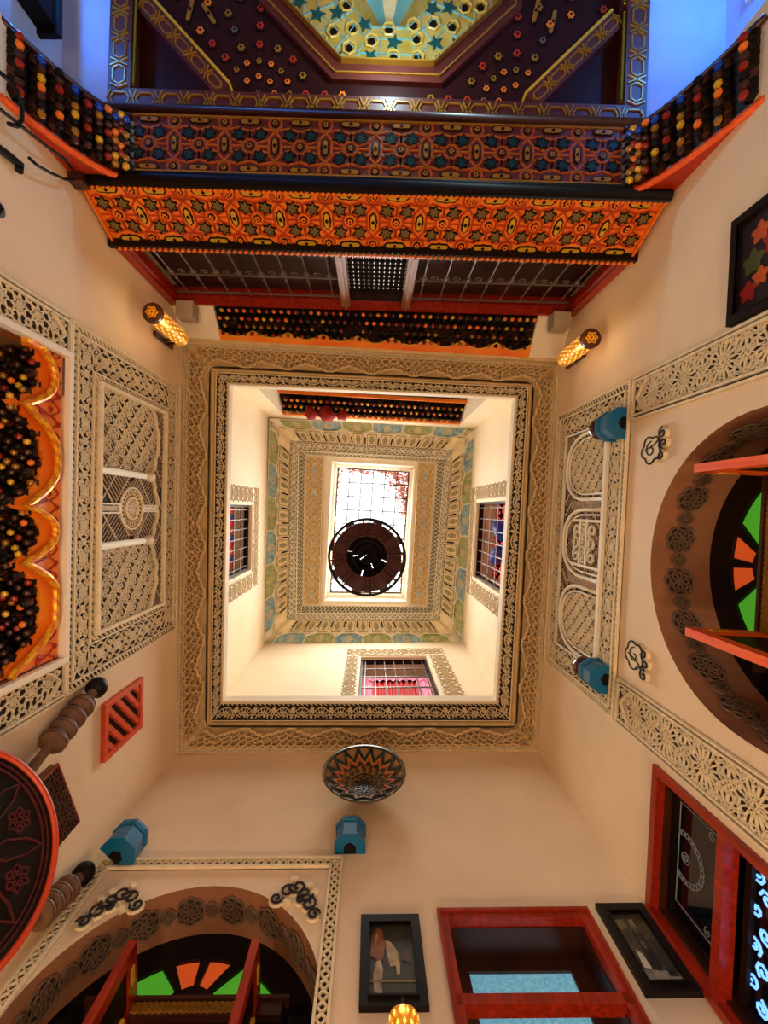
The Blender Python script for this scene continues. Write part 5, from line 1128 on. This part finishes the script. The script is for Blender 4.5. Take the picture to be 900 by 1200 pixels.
part('painted_arabesque', MB().segs(sg, 1.1, 1, 1.8), dr, t, kind='stuff')
# ------------------------------------------------------------------ wrought iron scroll bracket at the upper left
def wp_(px, py, d=10): u, v = WEST.pix(px, py, d); return (u, v, d)
t = thing('iron_bracket', 'black wrought iron scroll bracket on the upper left wall', 'bracket', WEST, wp_(85, 208, 0))
arm = [wp_(-40, 98), wp_(0, 128), wp_(24, 147), wp_(55, 172), wp_(75, 186), wp_(86, 200), wp_(86, 211), wp_(76, 210), wp_(58, 202), wp_(44, 194), wp_(34, 185)]
part('arm', MB().tube(arm, 1.0, 8), M['iron'], t, smooth=True)
part('scroll', MB().tube([wp_(-6, 80), wp_(8, 92), wp_(20, 106), wp_(26, 124), wp_(26, 140), wp_(20, 148), wp_(10, 145)], 1.2, 8), M['iron'], t, smooth=True)
u_, v_, _ = wp_(84, 209, 0); part('wall_plate', MB().box((u_ - 5, v_ - 5, 0), (u_ + 5, v_ + 5, 11)), M['dkbrown'], t)
solo('iron_hook', MB().tube([wp_(-60, 132, 4), wp_(-10, 168, 4), wp_(8, 181, 4), wp_(24, 194, 4), wp_(22, 200, 4)], 2.4, 8), M['iron'], WEST, 'thick black iron rod below the scroll bracket at the left edge', 'hook')
u_, v_, _ = wp_(-3, 245, 3); solo('wall_hook', MB().lathe([(0, -3), (4, 0), (4.6, 4), (0, 7)], (u_, v_, 0), 14), M['iron'], WEST, 'round black knob on the wall at the left edge under the rod', 'knob')
# ------------------------------------------------------------------ amber lantern at the bottom edge
x, y, hh = P(473, 1193, 228); t = thing('amber_lantern', 'glowing pierced amber lantern in front of the horse painting', 'lantern', WORLD, (x, y, hh - 30)); r = 7.6
part('lantern_body', MB().lathe([(r, hh - 34), (r * 1.05, hh - 10), (r, hh), (r * .7, hh + 2), (0, hh + 2.5)], (x, y, 0), 20), M['brass'], t, smooth=True); mb = MB()
for k in range(14):
    for j in range(6): a = 2 * pi * (k + .5 * (j % 2)) / 14; z = hh - 3 - j * 5; mb.face([(x + (r + .5) * cos(a + q), y + (r + .5) * sin(a + q), z + w) for q, w in ((-.12, 0), (0, -1.8), (.12, 0), (0, 1.8))])
part('pierced_holes', mb, MATS['glowing_amber_pierce'], t, kind='stuff')
wy = 284; part('arm', MB().tube([(x, y, hh + 2), (x, y, hh + 9), (x, wy, hh + 9)], .9, 6), M['iron'], t); part('wall_plate', MB().box((x - 3, wy - 2, hh + 2), (x + 3, wy + 1, hh + 16)), M['iron'], t)
# ------------------------------------------------------------------ chandelier hanging from the skylight
cx, cy, ch = P(430, 653, 700); t = thing('chandelier', 'large dark bronze chandelier with a pierced round ring hanging below the skylight', 'chandelier', WORLD, (cx, cy, ch)); bz = M['bronze']
def circ(r, z, n=48): return [(cx + r * cos(2 * pi * k / n), cy + r * sin(2 * pi * k / n), ch + z) for k in range(n)]
part('outer_ring', MB().tube(circ(60, 0), 2.2, 8, True), M['black'], t, smooth=True); part('middle_ring', MB().tube(circ(34, 8), 2.2, 8, True), bz, t, smooth=True)
panel = MB()
for a0, a1, r0, r1 in ((-.385, .385, 35, 55), (-.13, .13, 55, 59)):
    if a1 > a0: panel.prism([(r1 * cos(a0 + (a1 - a0) * k / 6), r1 * sin(a0 + (a1 - a0) * k / 6)) for k in range(7)] + [(r0 * cos(a1 - (a1 - a0) * k / 6), r0 * sin(a1 - (a1 - a0) * k / 6)) for k in range(7)], 0, 1.2, fn=lambda x, y, z: (x, y, z + 8 - (sqrt(x * x + y * y) - 34) * .28))
panel.segs(flower(39, 9, 3, 5) + flower(39, -9, 3, 5) + flower(48, 10, 3, 5) + flower(48, -10, 3, 5), .8, 0, 1, lambda x, y, z: (x, y, 5.5 - (sqrt(x * x + y * y) - 34) * .28 - z))
for a in (-.39, .39): panel.tube([(34 * cos(a), 34 * sin(a), 8), (60 * cos(a), 60 * sin(a), 0)], 1.4, 5)
pmh = panel.mesh('pierced_panel', bz)
for k in range(8): inst('pierced_panel', pmh, t, (cx, cy, ch), mtx=Matrix.Rotation(2 * pi * k / 8 + .3, 4, 'Z'))
mb = MB()
for (r0, z0, r1, z1, n) in ((33.5, 8.5, 24, 26, 20), (24, 26, 15, 38, 16), (15, 38, 0.3, 45, 12)):
    for k in range(n):
        a0, a1 = 2 * pi * (k + .0) / n, 2 * pi * (k + (.8 if (k * 7 + n) % 5 == 0 and k < n * .6 else 1.0)) / n; mb.face([(cx + r0 * cos(a0), cy + r0 * sin(a0), ch + z0), (cx + r0 * cos(a1), cy + r0 * sin(a1), ch + z0), (cx + r1 * cos(a1), cy + r1 * sin(a1), ch + z1), (cx + r1 * cos(a0), cy + r1 * sin(a0), ch + z1)])
part('pierced_dome', mb, M['black'], t, kind='stuff')
for r, z in ((24, 26), (15, 38), (5, 44)): part('dome_ring', MB().tube(circ(r, z, 24), 1.1, 6, True), M['black'], t)
for k in range(8): a = 2 * pi * k / 8 + .7; part('candle_holder', MB().tube([(cx + 54 * cos(a), cy + 54 * sin(a), ch + 2), (cx + 54 * cos(a), cy + 54 * sin(a), ch + 12)], 1.8, 8), M['brass'], t)
mb = MB()
for k in range(31):
    z = ch + 46 + k * 8.7; mb.tube([(cx + (2.2 * cos(a) if k % 2 else 0), cy + (0 if k % 2 else 2.2 * cos(a)), z + 5.6 * sin(a)) for a in [2 * pi * q / 10 for q in range(10)]], .7, 4, True)
part('chain', mb, M['iron'], t, smooth=True)
part('ceiling_bar', MB().box((cx - 66, cy - 2, 1011), (cx + 66, cy + 2, 1015)), M['white'], t)
